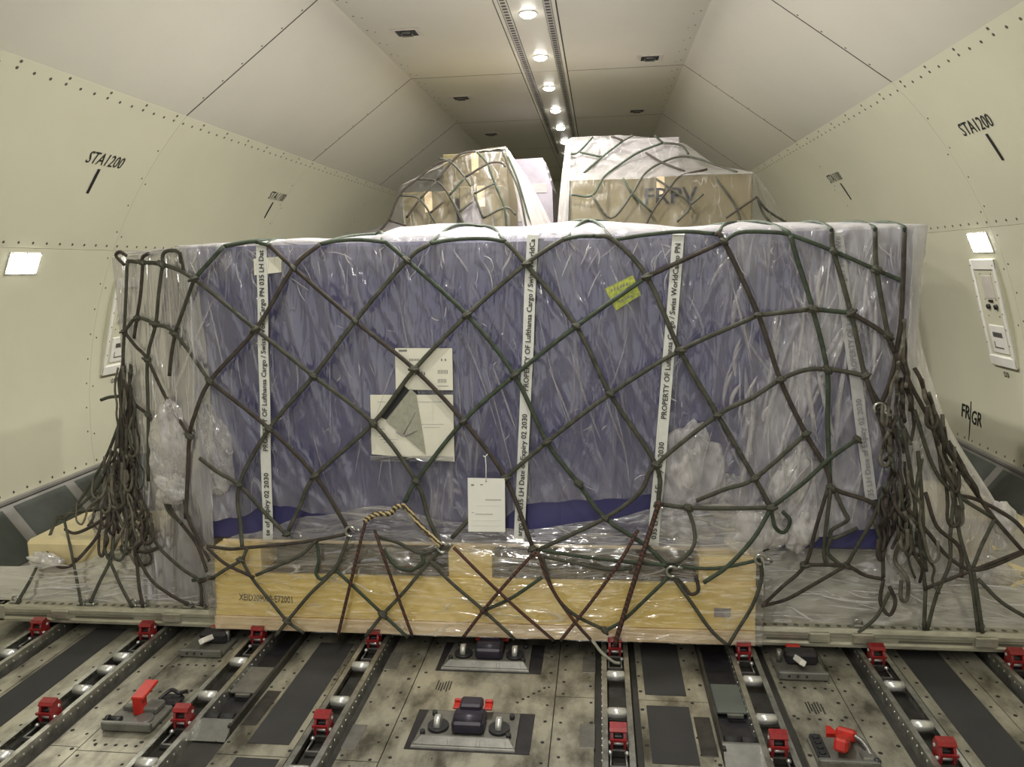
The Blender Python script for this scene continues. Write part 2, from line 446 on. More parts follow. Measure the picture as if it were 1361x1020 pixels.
# non-slip strips bonded to the panels
def pad(x0, x1, y0, y1):
    p = MB(); p.box((x0, y0, -.001), (x1, y1, .0022)); return p.build('antislip_strip', 'antislip', floor)
pad(-.815, -.655, 2.49, 3.26); pad(-.815, -.655, 1.6, 2.405); pad(.657, .82, 2.487, 2.845); pad(.657, .82, 2.924, 3.4); pad(.657, .82, 1.7, 2.40)
pad(-1.985, -1.825, 2.50, 3.33); pad(-1.90, -1.76, 1.5, 2.38); pad(1.775, 1.945, 2.2, 3.36)
# recessed oval access plates beside the inner tracks
for x, y in ((-.43, 2.56), (.43, 2.63), (-.43, 3.12), (.43, 3.15)):
    p = MB(); p.box((x-.028, y-.075, -.001), (x+.028, y+.075, .002), .0015); p.build('access_plate', 'unit_grey', floor)
for x, y in ((.86, 2.66), (-.86, 2.72)):
    p = MB(); p.box((x-.03, y-.12, -.001), (x+.03, y+.12, .003), .002); p.build('access_plate', 'track_dark', floor)
# screw holes
hb = MB(); rnd = random.Random(3)
def holes(x, y0, y1, st, j=.01):
    y = y0
    while y < y1:
        if rnd.random() > .12: hb.disc((x+rnd.uniform(-j, j)*.4, y+rnd.uniform(-j, j), 0), (0, 0, 1), rnd.uniform(.0055, .0085), 8, .0008)
        y += st
for x, st_ in ((-.33, .11), (-.268, .12), (.268, .125), (.33, .10), (.44, .13), (-.44, .12)): holes(x, 2.2, 3.5, st_)
for sg in (-1, 1):
    for x, st_ in ((.64, .12), (.835, .11), (.885, .13), (1.21, .12), (1.40, .09), (1.452, .10), (1.53, .14), (1.755, .11), (1.968, .12), (2.03, .13), (2.08, .17), (2.30, .12)): holes(sg*x, 2.1, 3.5, st_)
    for y in (2.44, 2.80, 3.02):
        for k in range(5): hb.disc((sg*(1.22+.04*k), y, 0), (0, 0, 1), .007, 8, .0008)
for _ in range(50): hb.disc((rnd.choice((-1, 1))*rnd.uniform(.05, 1.5), rnd.uniform(2.2, 3.4), 0), (0, 0, 1), rnd.uniform(.003, .005), 7, .0008)
for k in range(6): hb.disc((.15+.02*k, 2.83+.022*k+.004*(k % 2), 0), (0, 0, 1), .0065, 8, .0008)
o = hb.build('screw_holes', 'hole', floor); o['kind'] = 'stuff'
# faded stencil blocks (unreadable lines of print) on the deck
for cx, cy in ((-.17, 2.93), (1.30, 2.88)):
    p = MB()
    for k in range(6): p.box((cx-.028+.011*k, cy-.045+rnd.uniform(0, .02), 0), (cx-.022+.011*k, cy+.045-rnd.uniform(0, .02), .0007))
    p.build('faded_stencil', 'track_dark', floor)

# ---------------------------------------------------------------- roller tracks
def roller_track(x, label, group, gaps):
    t = thing('roller_track', label, 'roller track', (x, 2.6, 0), group)
    Ya, Yb = -1.2, 5.8
    for s in (-1, 1):
        b = MB(); b.prism([(s*.057, -.012), (s*.057, .044), (s*.036, .044), (s*.036, .040), (s*.050, .036), (s*.050, -.012)], 'y', Ya, Yb)
        b.build('side_rail', 'track_alu', t)
    b = MB(); b.box((-.05, Ya, -.012), (.05, Yb, -.004)); b.build('channel_floor', 'track_dark', t)
    b = MB(); y = Ya+.05
    while y < 1.0:
        for s in (-1, 1):
            b.disc((s*.0495, y, .024), (-s, 0, 0), .0045, 6, .001); b.disc((s*.0572, y, .022), (s, 0, 0), .0045, 6, .001)
        y += .042
    o = b.build('rivet_rows', 'roller_steel', t); o['kind'] = 'stuff'
    b = MB(); b.cyl((-.033, 0, 0), (.033, 0, 0), .0205, 20); b.cyl((-.036, 0, 0), (.036, 0, 0), .016, 16); b.cyl((-.050, 0, 0), (.050, 0, 0), .006, 8); rm = b.mesh('roller')
    for y in gaps + [5.2, 6.2, 6.8, 7.4, 8.0]: link('roller', rm, 'roller_steel', t, (0, y-2.6, .034))
    return t
SIDE = {-1: 'on the upright red lever side', 1: 'on the leaning orange lever side'}
G1 = [1.75, 2.02, 2.30, 2.73, 3.0, 3.45, 3.7]; G3 = [1.75, 2.02, 2.30, 2.735, 2.895, 3.005, 3.45]
for sg in (-1, 1):
    roller_track(sg*.541, 'roller track beside the central guide plates, ' + SIDE[sg], 'roller tracks in the deck', G1)
    roller_track(sg*1.089, 'roller track against the drive tray with silver nose, ' + SIDE[sg], 'roller tracks in the deck', G1)
    roller_track(sg*1.636, 'roller track beside the wide black non-slip strip, ' + SIDE[sg], 'roller tracks in the deck', G3 if sg < 0 else G1)
    roller_track(sg*2.185, 'outermost roller track at the deck edge, ' + SIDE[sg], 'roller tracks in the deck', G1)

# ---------------------------------------------------------------- red pallet locks
def lock_meshes():
    R = {}
    b = MB(); b.box((-.028, -.03, 0), (.028, .05, .03), .004); R['base'] = (b.mesh('base'), 'track_dark')
    b = MB()
    for s in (-1, 1): b.prism([(-.025, .02), (.03, .02), (.034, .085), (.012, .105), (-.014, .098), (-.03, .06)], 'x', s*.018, s*.027)
    R['cheek'] = (b.mesh('cheek'), 'lock_red')
    b = MB(); b.prism([(-.022, .094), (-.012, .104), (.014, .110), (.016, .102), (-.008, .096), (-.018, .088)], 'x', -.030, .030); b.box((-.030, -.038, .064), (.030, -.030, .073)); R['hook'] = (b.mesh('hook'), 'lock_red')
    b = MB(); b.box((-.016, -.016, .03), (.016, .022, .075), .004); R['pawl'] = (b.mesh('pawl'), 'unit_dark')
    b = MB(); b.cyl((-.034, -.012, .045), (.034, -.012, .045), .007, 10); b.cyl((-.030, .018, .075), (.030, .018, .075), .006, 10)
    b.ball((-.03, -.035, .022), .009); b.ball((.03, -.035, .022), .009); R['pin'] = (b.mesh('pin'), 'roller_steel')
    b = MB(); b.box((-.03, -.115, .008), (.03, -.105, .022)); b.tube([(-.026, -.03, .02), (-.028, -.11, .02)], .004, 6); b.tube([(.026, -.03, .02), (.028, -.11, .02)], .004, 6); R['linkage'] = (b.mesh('linkage'), 'steel')
    return R
LM = lock_meshes()
where = ['the centremost track', 'the drive tray track', 'the black strip track', 'the outermost track']
for i, x in enumerate(TX):
    for sg in (-1, 1):
        for y, pl in ((2.545, 'standing free in '), (3.205, 'at the pallet edge in ')):
            if i == 3 and y < 3: continue
            t = thing('pallet_lock', 'red pallet lock ' + pl + where[i] + ', ' + SIDE[sg][7:], 'pallet lock', (sg*x, y, -.004), 'red pallet locks')
            for k, (me, mn) in LM.items(): link(k, me, mn, t)

# ---------------------------------------------------------------- central guide units
def centre_unit(y, label):
    t = thing('centre_guide', label, 'guide unit', (0, y, 0))
    b = MB(); b.box((-.228, -.125, -.001), (.228, .125, .003)); b.build('recess_plate', 'unit_dark', t)
    b = MB(); b.prism([(-.20, -.112), (.175, -.112), (.172, .105), (-.185, .105)], 'z', .002, .014); b.build('base_plate', 'unit_grey', t)
    b = MB()
    b.bm.verts.ensure_lookup_table()
    V = [b.bm.verts.new(v) for v in ((-.205, -.118, .003), (.175, -.118, .003), (.175, -.116, .008), (.150, -.088, .032), (-.172, -.088, .032), (-.205, -.116, .008), (-.205, -.078, .003), (.175, -.078, .003), (.150, -.080, .032), (-.172, -.080, .032))]
    for q in ((0, 1, 2, 5), (5, 2, 3, 4), (4, 3, 8, 9), (1, 7, 8, 3, 2), (0, 5, 4, 9, 6), (6, 9, 8, 7), (0, 6, 7, 1)): b.bm.faces.new([V[i] for i in q])
    nose = b.build('front_wedge', 'wedge_grey', t)
    for s in (-1, 0, 1):
        p = MB(); M = Matrix.Translation((-.012+s*.105, -.1025, .0205)) @ Matrix.Rotation(.71, 4, 'X')
        p.box((-.046, -.012, -.001), (.046, .012, .0018), .001, M); p.build('wedge_panel', 'wedge_grey', nose)
    for s in (-1, 1):
        b = MB(); b.cyl((s*.115-.01, -.005, .014), (s*.115-.01, -.005, .026), .040, 20); ww = b.build('wheel_well', 'dark_plastic', t)
        b = MB(); b.cyl((s*.115-.021, -.005, .036), (s*.115+.001, -.005, .036), .027, 18); b.build('wheel', 'roller_steel', ww)
    b = MB(); b.box((-.068, -.05, .012), (.052, .055, .068), .012); b.box((-.05, .03, .05), (.035, .095, .088), .008); b.cyl((-.06, -.02, .062), (.045, -.02, .062), .022, 14); b.build('motor_block', 'motor_dark', t)
    for s in (-1, 1):
        b = MB(); b.box((s*.06-.022, .065, .045), (s*.06+.008, .11, .055), .003); b.box((s*.06-.022, .10, .045), (s*.06+.008, .112, .066), .003); b.build('release_tab', 'lever_red', t)
    for x, yy in ((-.175, -.05), (-.155, .075), (.145, -.05), (.145, .07)):
        b = MB(); b.cyl((x, yy, .016), (x, yy, .030), .010, 8); b.build('bolt', 'dark_plastic', t)
    return t
centre_unit(2.625, 'central guide unit with red tabs, standing clear of the crate')
centre_unit(3.175, 'central guide unit half in shadow under the wooden crate edge')

# ---------------------------------------------------------------- side guide units
def side_guide(x, y, sg, kind, label):
    t = thing('side_guide', label, 'guide unit', (x, y, 0))
    b = MB(); b.box((-.10, -.085, 0), (.10, .075, .022), .006); b.build('base_plate', 'unit_grey', t)
    b = MB(); b.box((-.10, -.09, .004), (.10, -.07, .038), .004); b.build('front_flange', 'steel', t)
    if kind == 'near_left':
        b = MB(); b.box((-.018, -.01, .02), (.022, .03, .095), .004); lv = b.build('lever_post', 'lever_red', t)
        b = MB(); M = Matrix.Translation((.003, .045, .098)) @ Matrix.Rotation(.15, 4, 'X'); b.box((-.024, -.055, -.007), (.028, .055, .007), .003, M); b.build('lever_pad', 'lever_red', lv)
        b = MB(); b.cyl((.045, -.035, .02), (.045, -.035, .032), .034, 18); b.build('pivot_disc', 'steel', t)
        b = MB(); b.cyl((-.085, -.05, .028), (-.04, -.05, .028), .013, 12); b.cyl((-.10, -.05, .028), (-.088, -.05, .028), .016, 10); b.build('pin_roller', 'dark_plastic', t)
        b = MB(); b.box((.01, .0, .02), (.075, .07, .05), .008); b.box((-.08, .02, .02), (-.02, .035, .04), .004); b.build('housing', 'unit_grey', t)
        b = MB(); b.box((.02, .08, .0), (.11, .15, .028), .01); b.tube(catmull([(.03, .09, .03), (.06, .13, .05), (.10, .12, .045), (.11, .16, .03)]), .008, 6); b.build('spring_clip', 'unit_dark', t)
    elif kind == 'near_right':
        lv = None
        b = MB(); M = Matrix.Translation((.0, -.01, .055)) @ Matrix.Rotation(-.45, 4, 'Z') @ Matrix.Rotation(-.35, 4, 'X')
        b.box((-.022, -.065, -.022), (.022, .03, .022), .008, M); b.box((-.017, .02, -.018), (.017, .065, .018), .006, M); lv = b.build('lever_arm', 'lever_red', t)
        b = MB(); b.box((-.036, .055, -.006), (.030, .10, .034), .008, M); b.prism([(-.026, .095), (.018, .095), (.0, .145), (-.014, .145)], 'z', .0, .02); b.build('lever_pad', 'lever_red', lv)
        b = MB(); b.box((-.095, -.06, .018), (-.055, .07, .035), .004); b.build('well', 'dark_plastic', t)
        for k in range(4):
            q = MB(); q.cyl((-.078, -.045+.03*k, .034), (-.078, -.045+.03*k, .042), .011, 10); q.build('bolt', 'dark_plastic', t)
        b = MB(); b.tube(catmull([(.02, .08, .05), (.07, .02, .045), (.085, -.05, .03)]), .010, 8); b.box((.05, -.07, .02), (.10, -.02, .04), .006); b.build('link_arm', 'steel', t)
        b = MB(); b.ball((.092, -.075, .032), .014); b.build('knob', 'dark_plastic', t)
        b = MB()
        for k in range(3): b.box((-.07+.05*k, -.0925, .008), (-.03+.05*k, -.089, .032), .001)
        b.build('flange_pads', 'unit_grey', t)
    else:
        b = MB(); M = Matrix.Translation((-.01*sg, .0, .055)) @ Matrix.Rotation(.5*sg, 4, 'Y') @ Matrix.Rotation(-.25, 4, 'X'); b.box((-.012, -.075, -.012), (.012, .05, .012), .003, M); b.build('lever_arm', 'white_plastic', t)
        b = MB(); b.box((-.05, -.0, .02), (.08, .07, .075), .012); b.build('housing', 'unit_dark', t)
        b = MB(); b.cyl((sg*-.075, .03, .02), (sg*-.075, .03, .075), .011, 10); b.build('post', 'steel', t)
        b = MB(); b.box((-.035, .07, .05), (.025, .10, .072), .006); b.build('release_tab', 'lever_red', t)
        for k in range(3):
            q = MB(); q.cyl((-.06+.035*k, -.092, .022), (-.06+.035*k, -.088, .022), .006, 8); q.build('bolt', 'dark_plastic', t)
    return t
side_guide(-1.31, 2.605, -1, 'near_left', 'grey guide unit with upright red flat lever on bare deck panel')
side_guide(1.315, 2.585, 1, 'near_right', 'grey guide unit with leaning orange-red paddle lever')
side_guide(-1.315, 3.17, -1, 'far', 'grey guide unit with raised pale arm, by the crate end stencilled with numbers')
side_guide(1.31, 3.16, 1, 'far', 'grey guide unit with raised pale arm, by the crate end with dark label')

# ---------------------------------------------------------------- drive trays
def drive_tray(sg, label):
    t = thing('drive_tray', label, 'drive tray', (sg*.975, 2.85, 0))
    for s in (-1, 1):
        b = MB(); b.box((s*.060, -.31, -.012), (s*.074, .45, .034), .002); b.build('tray_side', 'track_dark', t)
    b = MB(); b.box((-.06, -.31, -.012), (.06, .45, -.006)); b.build('tray_floor', 'unit_dark', t)
    b = MB(); b.prism([(-.355, -.004), (-.285, .038), (-.275, .038), (-.275, -.004)], 'x', -.070, .070); b.build('nose_plate', 'steel', t)
    for x in (-.03, .03):
        b = MB(); b.cyl((x-.026, -.245, .012), (x+.026, -.245, .012), .026, 18); b.build('drive_roller', 'black_rubber', t)
    b = MB(); b.box((-.056, -.06, .010), (.056, .14, .022), .003); b.build('lid', 'unit_grey' if sg < 0 else 'dado_panel', t)
    b = MB(); b.box((-.02, -.085, .012), (.04, -.07, .022)); b.build('latch_plate', 'steel', t)
    return t
drive_tray(-1, 'dark drive tray with silver sloped nose, on the side of the upright red lever')
drive_tray(1, 'dark drive tray with silver sloped nose, on the side of the leaning orange lever')
# ================================================================== load materials
mat('tarp_blue', (.060, .058, .165), .38, var=.10, vscale=3, bump=.12, bscale=8, spec=.4)
mat('plywood', (.95, .75, .28), .5, col2=(.86, .64, .20), vscale=3, stretch=(1, 1, 9), bump=.1, cut=(.3, .7), coat=.25)
mat('plank', (.90, .72, .44), .5, col2=(.76, .58, .34), vscale=5, stretch=(.7, 1, 14), bump=.15, cut=(.3, .7), coat=.25)
mat('dark_wood', (.16, .12, .06), .6, var=.25, vscale=5, stretch=(1, 1, 6))
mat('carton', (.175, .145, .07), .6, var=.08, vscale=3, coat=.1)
mat('carton_pale', (.74, .63, .36), .5, var=.08, vscale=5, coat=.5, bump=.5, bscale=10)
mat('grey_carton', (.28, .26, .26), .6, var=.15, vscale=4)
mat('white_load', (.24, .215, .25), .45, var=.10, vscale=6, coat=.4, bump=.4, bscale=14)
mat('net_cord', (.062, .062, .045), .7, var=.35, vscale=25, bump=.5, bscale=260)
mat('net_green', (.044, .060, .038), .7, var=.35, vscale=25, bump=.5, bscale=260)
mat('net_brown', (.050, .040, .031), .75, var=.35, vscale=25, bump=.5, bscale=260)
mat('ring_steel', (.45, .45, .42), .3, .9)
mat('strap_white', (.70, .71, .66), .55, var=.05, vscale=30, bump=.2, bscale=300)
mat('strap_hazed', (.47, .47, .47), .5, var=.12, vscale=12, coat=.4, bump=.3, bscale=40)  # film haze over the strap and its print is mixed into their colours
mat('print_hazed', (.25, .25, .26), .6, var=.2)
mat('strap_print', (.035, .035, .033), .6, var=.2)
mat('paper', (.78, .76, .64), .5, var=.04, vscale=8, coat=.2)
mat('tag_white', (.84, .84, .78), .5, var=.02)
mat('print_grey', (.22, .22, .20), .6)
mat('print_faint', (.48, .48, .44), .6)
mat('sticker', (.52, .58, .06), .4, col2=(.27, .31, .06), vscale=60, cut=(.4, .6), coat=.3)
mat('flap_grey', (.40, .40, .31), .55, col2=(.30, .30, .24), vscale=40, bump=.3)
def rope_mat(name, c1, c2):
    mt, nt, N, L, P = nodes(name)
    tc = N.new('ShaderNodeTexCoord'); wv = N.new('ShaderNodeTexWave'); wv.wave_type = 'BANDS'; wv.bands_direction = 'DIAGONAL'
    wv.inputs['Scale'].default_value = 22; wv.inputs['Distortion'].default_value = 3; wv.inputs['Detail Scale'].default_value = 3
    cr = N.new('ShaderNodeValToRGB'); cr.color_ramp.elements[0].color = (*c1, 1); cr.color_ramp.elements[1].color = (*c2, 1)
    cr.color_ramp.elements[0].position = .4; cr.color_ramp.elements[1].position = .6
    L.new(tc.outputs['Object'], wv.inputs['Vector']); L.new(wv.outputs['Fac'], cr.inputs['Fac']); L.new(cr.outputs['Color'], P.inputs['Base Color'])
    b = N.new('ShaderNodeBump'); b.inputs['Strength'].default_value = .6; b.inputs['Distance'].default_value = .003
    L.new(wv.outputs['Fac'], b.inputs['Height']); L.new(b.outputs['Normal'], P.inputs['Normal']); P.inputs['Roughness'].default_value = .7
rope_mat('rope_red', (.028, .024, .018), (.10, .034, .024))
rope_mat('rope_yellow', (.05, .035, .02), (.50, .40, .20))

def film_mat(name, tint, stretch, sscale, gain=.7, rough=.12, bump=.5, rot=(0, 0, 0), gl=1.5, wl=.022, cloud=.12):
    """clear packing film: see-through, hazier where it is bunched (attribute milk), thin bright crease lines, glossy wrinkles"""
    mt, nt, N, L, P = nodes(name); N.remove(P)
    out = N['Material Output']
    tc = N.new('ShaderNodeTexCoord')
    def nz(sc, rt, detail=2, dist=.4, strx=stretch):
        mp = N.new('ShaderNodeMapping'); mp.inputs['Scale'].default_value = strx; mp.inputs['Rotation'].default_value = rt
        L.new(tc.outputs['Object'], mp.inputs['Vector'])
        n = N.new('ShaderNodeTexNoise'); n.inputs['Scale'].default_value = sc; n.inputs['Detail'].default_value = detail; n.inputs['Distortion'].default_value = dist
        L.new(mp.outputs['Vector'], n.inputs['Vector']); return n.outputs['Fac']
    def math_(op, a, b=None, clamp=False):
        q = N.new('ShaderNodeMath'); q.operation = op; q.use_clamp = clamp
        for i_, v in ((0, a), (1, b)):
            if v is None: continue
            if hasattr(v, 'is_output'): L.new(v, q.inputs[i_])
            else: q.inputs[i_].default_value = v
        return q.outputs[0]
    def rng(v, a, b, c=0, d=1):
        q = N.new('ShaderNodeMapRange'); q.inputs['From Min'].default_value = a; q.inputs['From Max'].default_value = b; q.inputs['To Min'].default_value = c; q.inputs['To Max'].default_value = d
        L.new(v, q.inputs['Value']); return q.outputs['Result']
    def crease(sc, rt, wd, dist=.4): return rng(math_('ABSOLUTE', math_('SUBTRACT', nz(sc, rt, 1, dist), .5)), 0, wd, 1, 0)
    r1 = tuple(rot); r2 = (rot[0], rot[1]-.42, rot[2]+.5); r3 = (rot[0]+.2, rot[1]+.6, rot[2])
    c1 = crease(sscale, r1, wl); c2 = crease(sscale*1.7, r2, wl*.8, .8)
    big = nz(sscale*.42, r1, 1, .5); mask = rng(big, .40, .62); mask2 = rng(nz(sscale*.5, r2, 2), .5, .66)
    line = math_('MAXIMUM', math_('MULTIPLY', c1, mask), math_('MULTIPLY', c2, mask2))
    cl_ = math_('MULTIPLY', rng(nz(sscale*1.2, r1, 3, .6), .42, .72), cloud)
    at_ = N.new('ShaderNodeAttribute'); at_.attribute_name = 'milk'; mk = at_.outputs['Fac']
    f = math_('ADD', mk, math_('ADD', math_('MULTIPLY', line, gain), math_('MULTIPLY', cl_, math_('ADD', mk, .5))))
    f = math_('MINIMUM', f, .92, True)
    hgt = math_('ADD', math_('MULTIPLY', line, .35), nz(sscale*2.8, r2, 2, 1.0))
    bp = N.new('ShaderNodeBump'); bp.inputs['Strength'].default_value = bump; bp.inputs['Distance'].default_value = .02
    L.new(hgt, bp.inputs['Height'])
    tr = N.new('ShaderNodeBsdfTransparent'); tr.inputs['Color'].default_value = (.95, .95, .96, 1)
    df = N.new('ShaderNodeBsdfDiffuse'); df.inputs['Color'].default_value = (*tint, 1)
    tl = N.new('ShaderNodeBsdfTranslucent'); tl.inputs['Color'].default_value = (*tint, 1)
    m1 = N.new('ShaderNodeMixShader'); m1.inputs[0].default_value = .25; L.new(df.outputs[0], m1.inputs[1]); L.new(tl.outputs[0], m1.inputs[2])
    m2 = N.new('ShaderNodeMixShader'); L.new(f, m2.inputs[0]); L.new(tr.outputs[0], m2.inputs[1]); L.new(m1.outputs[0], m2.inputs[2])
    gs = N.new('ShaderNodeBsdfGlossy'); gs.inputs['Roughness'].default_value = rough; gs.inputs['Color'].default_value = (1, 1, 1, 1); L.new(bp.outputs['Normal'], gs.inputs['Normal'])
    fr = N.new('ShaderNodeFresnel'); fr.inputs['IOR'].default_value = 1.5
    fm = math_('MINIMUM', math_('MULTIPLY', fr.outputs[0], gl, True), .30)
    m3 = N.new('ShaderNodeMixShader'); L.new(fm, m3.inputs[0]); L.new(m2.outputs[0], m3.inputs[1]); L.new(gs.outputs[0], m3.inputs[2])
    L.new(m3.outputs[0], out.inputs['Surface'])
    return mt
film_mat('film_front', (.82, .80, .82), (1, 1, .2), 7, .20, .11, .7, rot=(0, .12, 0), gl=2.3, cloud=.05)
film_mat('film_low', (.80, .77, .70), (.2, 1, 1), 9, .55, .11, .9, gl=3.5)
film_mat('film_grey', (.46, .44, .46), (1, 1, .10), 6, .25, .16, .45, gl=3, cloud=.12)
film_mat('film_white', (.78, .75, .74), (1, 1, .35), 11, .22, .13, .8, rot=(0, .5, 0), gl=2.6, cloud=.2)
film_mat('film_far', (.78, .75, .74), (1, 1, .14), 6, .25, .28, .4, gl=.55, cloud=.06)
film_mat('film_flat', (.58, .56, .50), (.18, 1, 1), 8, .3, .14, .7, gl=3.5, cloud=.12)

def sheet(name, P, mt, parent, ku=8, kv=8, amp=.01, fr=(6, 6), milk=.2, mvar=.2, seed=0, push=Vector((0, -1, 0)), ridge=True, fine=.45):
    """smooth surface through a grid of points, wrinkled by noise, with a haze value on every vertex"""
    rows = [catmull(r, ku) for r in P]; cols = list(zip(*rows)); cols = [catmull(c, kv) for c in cols]
    nu = len(cols); nv = len(cols[0]); V = []; mk = []
    for j in range(nv):
        for i in range(nu):
            p = cols[i][j]; u, v = i/(nu-1), j/(nv-1)
            q = Vector((u*fr[0]+seed*7.3, v*fr[1]+seed*3.1, seed))
            h = noise.noise(q); h2 = noise.noise(q*2.7+Vector((5, 9, 1)))
            r = (1-abs(h)*1.6 if ridge else h) + fine*h2
            V.append(p + push*(amp*r)); mv = milk(p, u, v) if callable(milk) else milk
            mk.append(max(0, min(1, mv + mvar*(r-.5))))
    F = [(j*nu+i, j*nu+i+1, (j+1)*nu+i+1, (j+1)*nu+i) for j in range(nv-1) for i in range(nu-1)]
    o = fastpoly(name, V, F, mt, parent)
    a = o.data.attributes.new('milk', 'FLOAT', 'POINT'); a.data.foreach_set('value', mk)
    return o
def lerp_tab(tab, x):
    if x <= tab[0][0]: return tab[0][1]
    for (a, b), (c, d) in zip(tab, tab[1:]):
        if x <= c: t = (x-a)/(c-a); t = t*t*(3-2*t); return b+(d-b)*t
    return tab[-1][1]

# ================================================================== pallet
PY = 3.27
pal = thing('cargo_pallet', 'wide aluminium cargo pallet under the blue load', 'pallet', (0, 4.49, .0545))
b = MB(); b.box((-2.49, -1.20, 0), (2.49, 1.20, .012)); b.build('base_sheet', 'pallet_alu', pal)
def edge_rail(y, s):
    b = MB()
    pr = [(0, 0), (0, .012), (.008, .02), (.008, .040), (.003, .046), (.003, .062), (.014, .080), (.060, .080), (.070, .060), (.085, .012), (.085, 0)]
    b.prism([(y+s*p, z) for p, z in pr], 'x', -2.49, 2.49); return b.build('edge_rail', 'pallet_alu', pal)
fr_ = edge_rail(-1.22, 1); edge_rail(1.22, -1)
for s in (-1, 1):
    b = MB(); b.box((s*2.49, -1.22, 0), (s*2.42, 1.22, .080), .004); b.build('end_rail', 'pallet_alu', pal)
b = MB()
x = -2.45
while x < 2.45:
    b.cyl((x, -1.185, .079), (x, -1.185, .0812), .011, 8, smooth=False); x += .045
o = b.build('seat_track_holes', 'pallet_slot', fr_); o['kind'] = 'stuff'
for x in (-2.12, -1.55, 1.42, 1.60, 2.10):
    b = MB(); b.box((x-.045, -1.232, .022), (x+.045, -1.205, .066), .004); b.build('rail_splice', 'pallet_alu', pal)
for x0, x1 in ((-2.45, -2.2), (-2.05, -1.75), (1.2, 1.40), (1.75, 2.05), (2.15, 2.45)):
    b = MB(); b.box((x0, -1.2135, .024), (x1, -1.211, .034)); b.build('rail_groove', 'pallet_slot', pal)

# ================================================================== wooden crate (skid) under the blue box
cr = thing('wooden_crate', 'yellow wooden crate base stencilled with numbers, under the blue box', 'crate', (-.075, 3.21, .135))
def cbx(nm, x0, x1, y0, y1, z0, z1, mt, par=cr, c=.003):
    o_ = Vector((-.075, 3.21, .135)) if par is cr else Vector((-.075, 3.21, .135))
    b = MB(); b.box(Vector((x0, y0, z0))-o_, Vector((x1, y1, z1))-o_, c); return b.build(nm, mt, par)
fb_ = cbx('front_board', -1.295, 1.139, 3.213, 3.235, .145, .352, 'plywood')
cbx('bottom_plank', -1.300, 1.139, 3.206, 3.250, .080, .143, 'plank')
for xa, xb in ((-1.295, -1.06), (-.19, .005), (.90, 1.139)): cbx('spacer_block', xa, xb, 3.222, 3.40, .352, .468, 'plywood')
cbx('body', -1.28, 1.125, 3.30, 5.45, .145, .350, 'dark_wood')
cbx('rear_beam', -1.25, 1.10, 3.42, 3.50, .352, .468, 'dark_wood')
for xs_ in (-1.25, -.1, 1.0): cbx('bearer', xs_, xs_+.10, 3.50, 5.40, .352, .468, 'dark_wood')
for ya in (3.30, 4.2, 5.3): cbx('deck_board', -1.28, 1.13, ya, ya+.12, .468, .482, 'plank')
cbx('dark_label', .965, 1.035, 3.2105, 3.2135, .205, .245, 'grey_carton', c=0)
text('stencil', 'XEID209080-E72001', Matrix.Translation(Vector((-1.175, 3.2128, .222))-Vector((-.075, 3.21, .135))) @ Matrix.Rotation(PI/2, 4, 'X') @ Matrix.Rotation(-.03, 4, 'Z'), .045, 'black_print', fb_, width=.255, bold=.01)

# ================================================================== blue box
BX0, BX1, BY, BZ0, BZ1 = -1.35, 1.735, 3.30, .483, 1.83
bb = thing('blue_box', 'huge box wrapped in blue tarpaulin under clear film and netting', 'box', (.19, 4.3, BZ0))
V = []; nx, nz = 60, 30
b = MB()
b.box((BX0-.19, BY-4.3, 0), (BX1-.19, 5.4-4.3, BZ1-BZ0), .012); b.build('tarpaulin_cover', 'tarp_blue', bb)
for xx in (-.9, .3, 1.2):   # sewn seams in the cover
    b = MB(); b.box((xx-.19-.004, BY-4.3-.003, .02), (xx-.19+.004, BY-4.3, BZ1-BZ0-.02)); b.build('cover_seam', 'tarp_blue', bb)

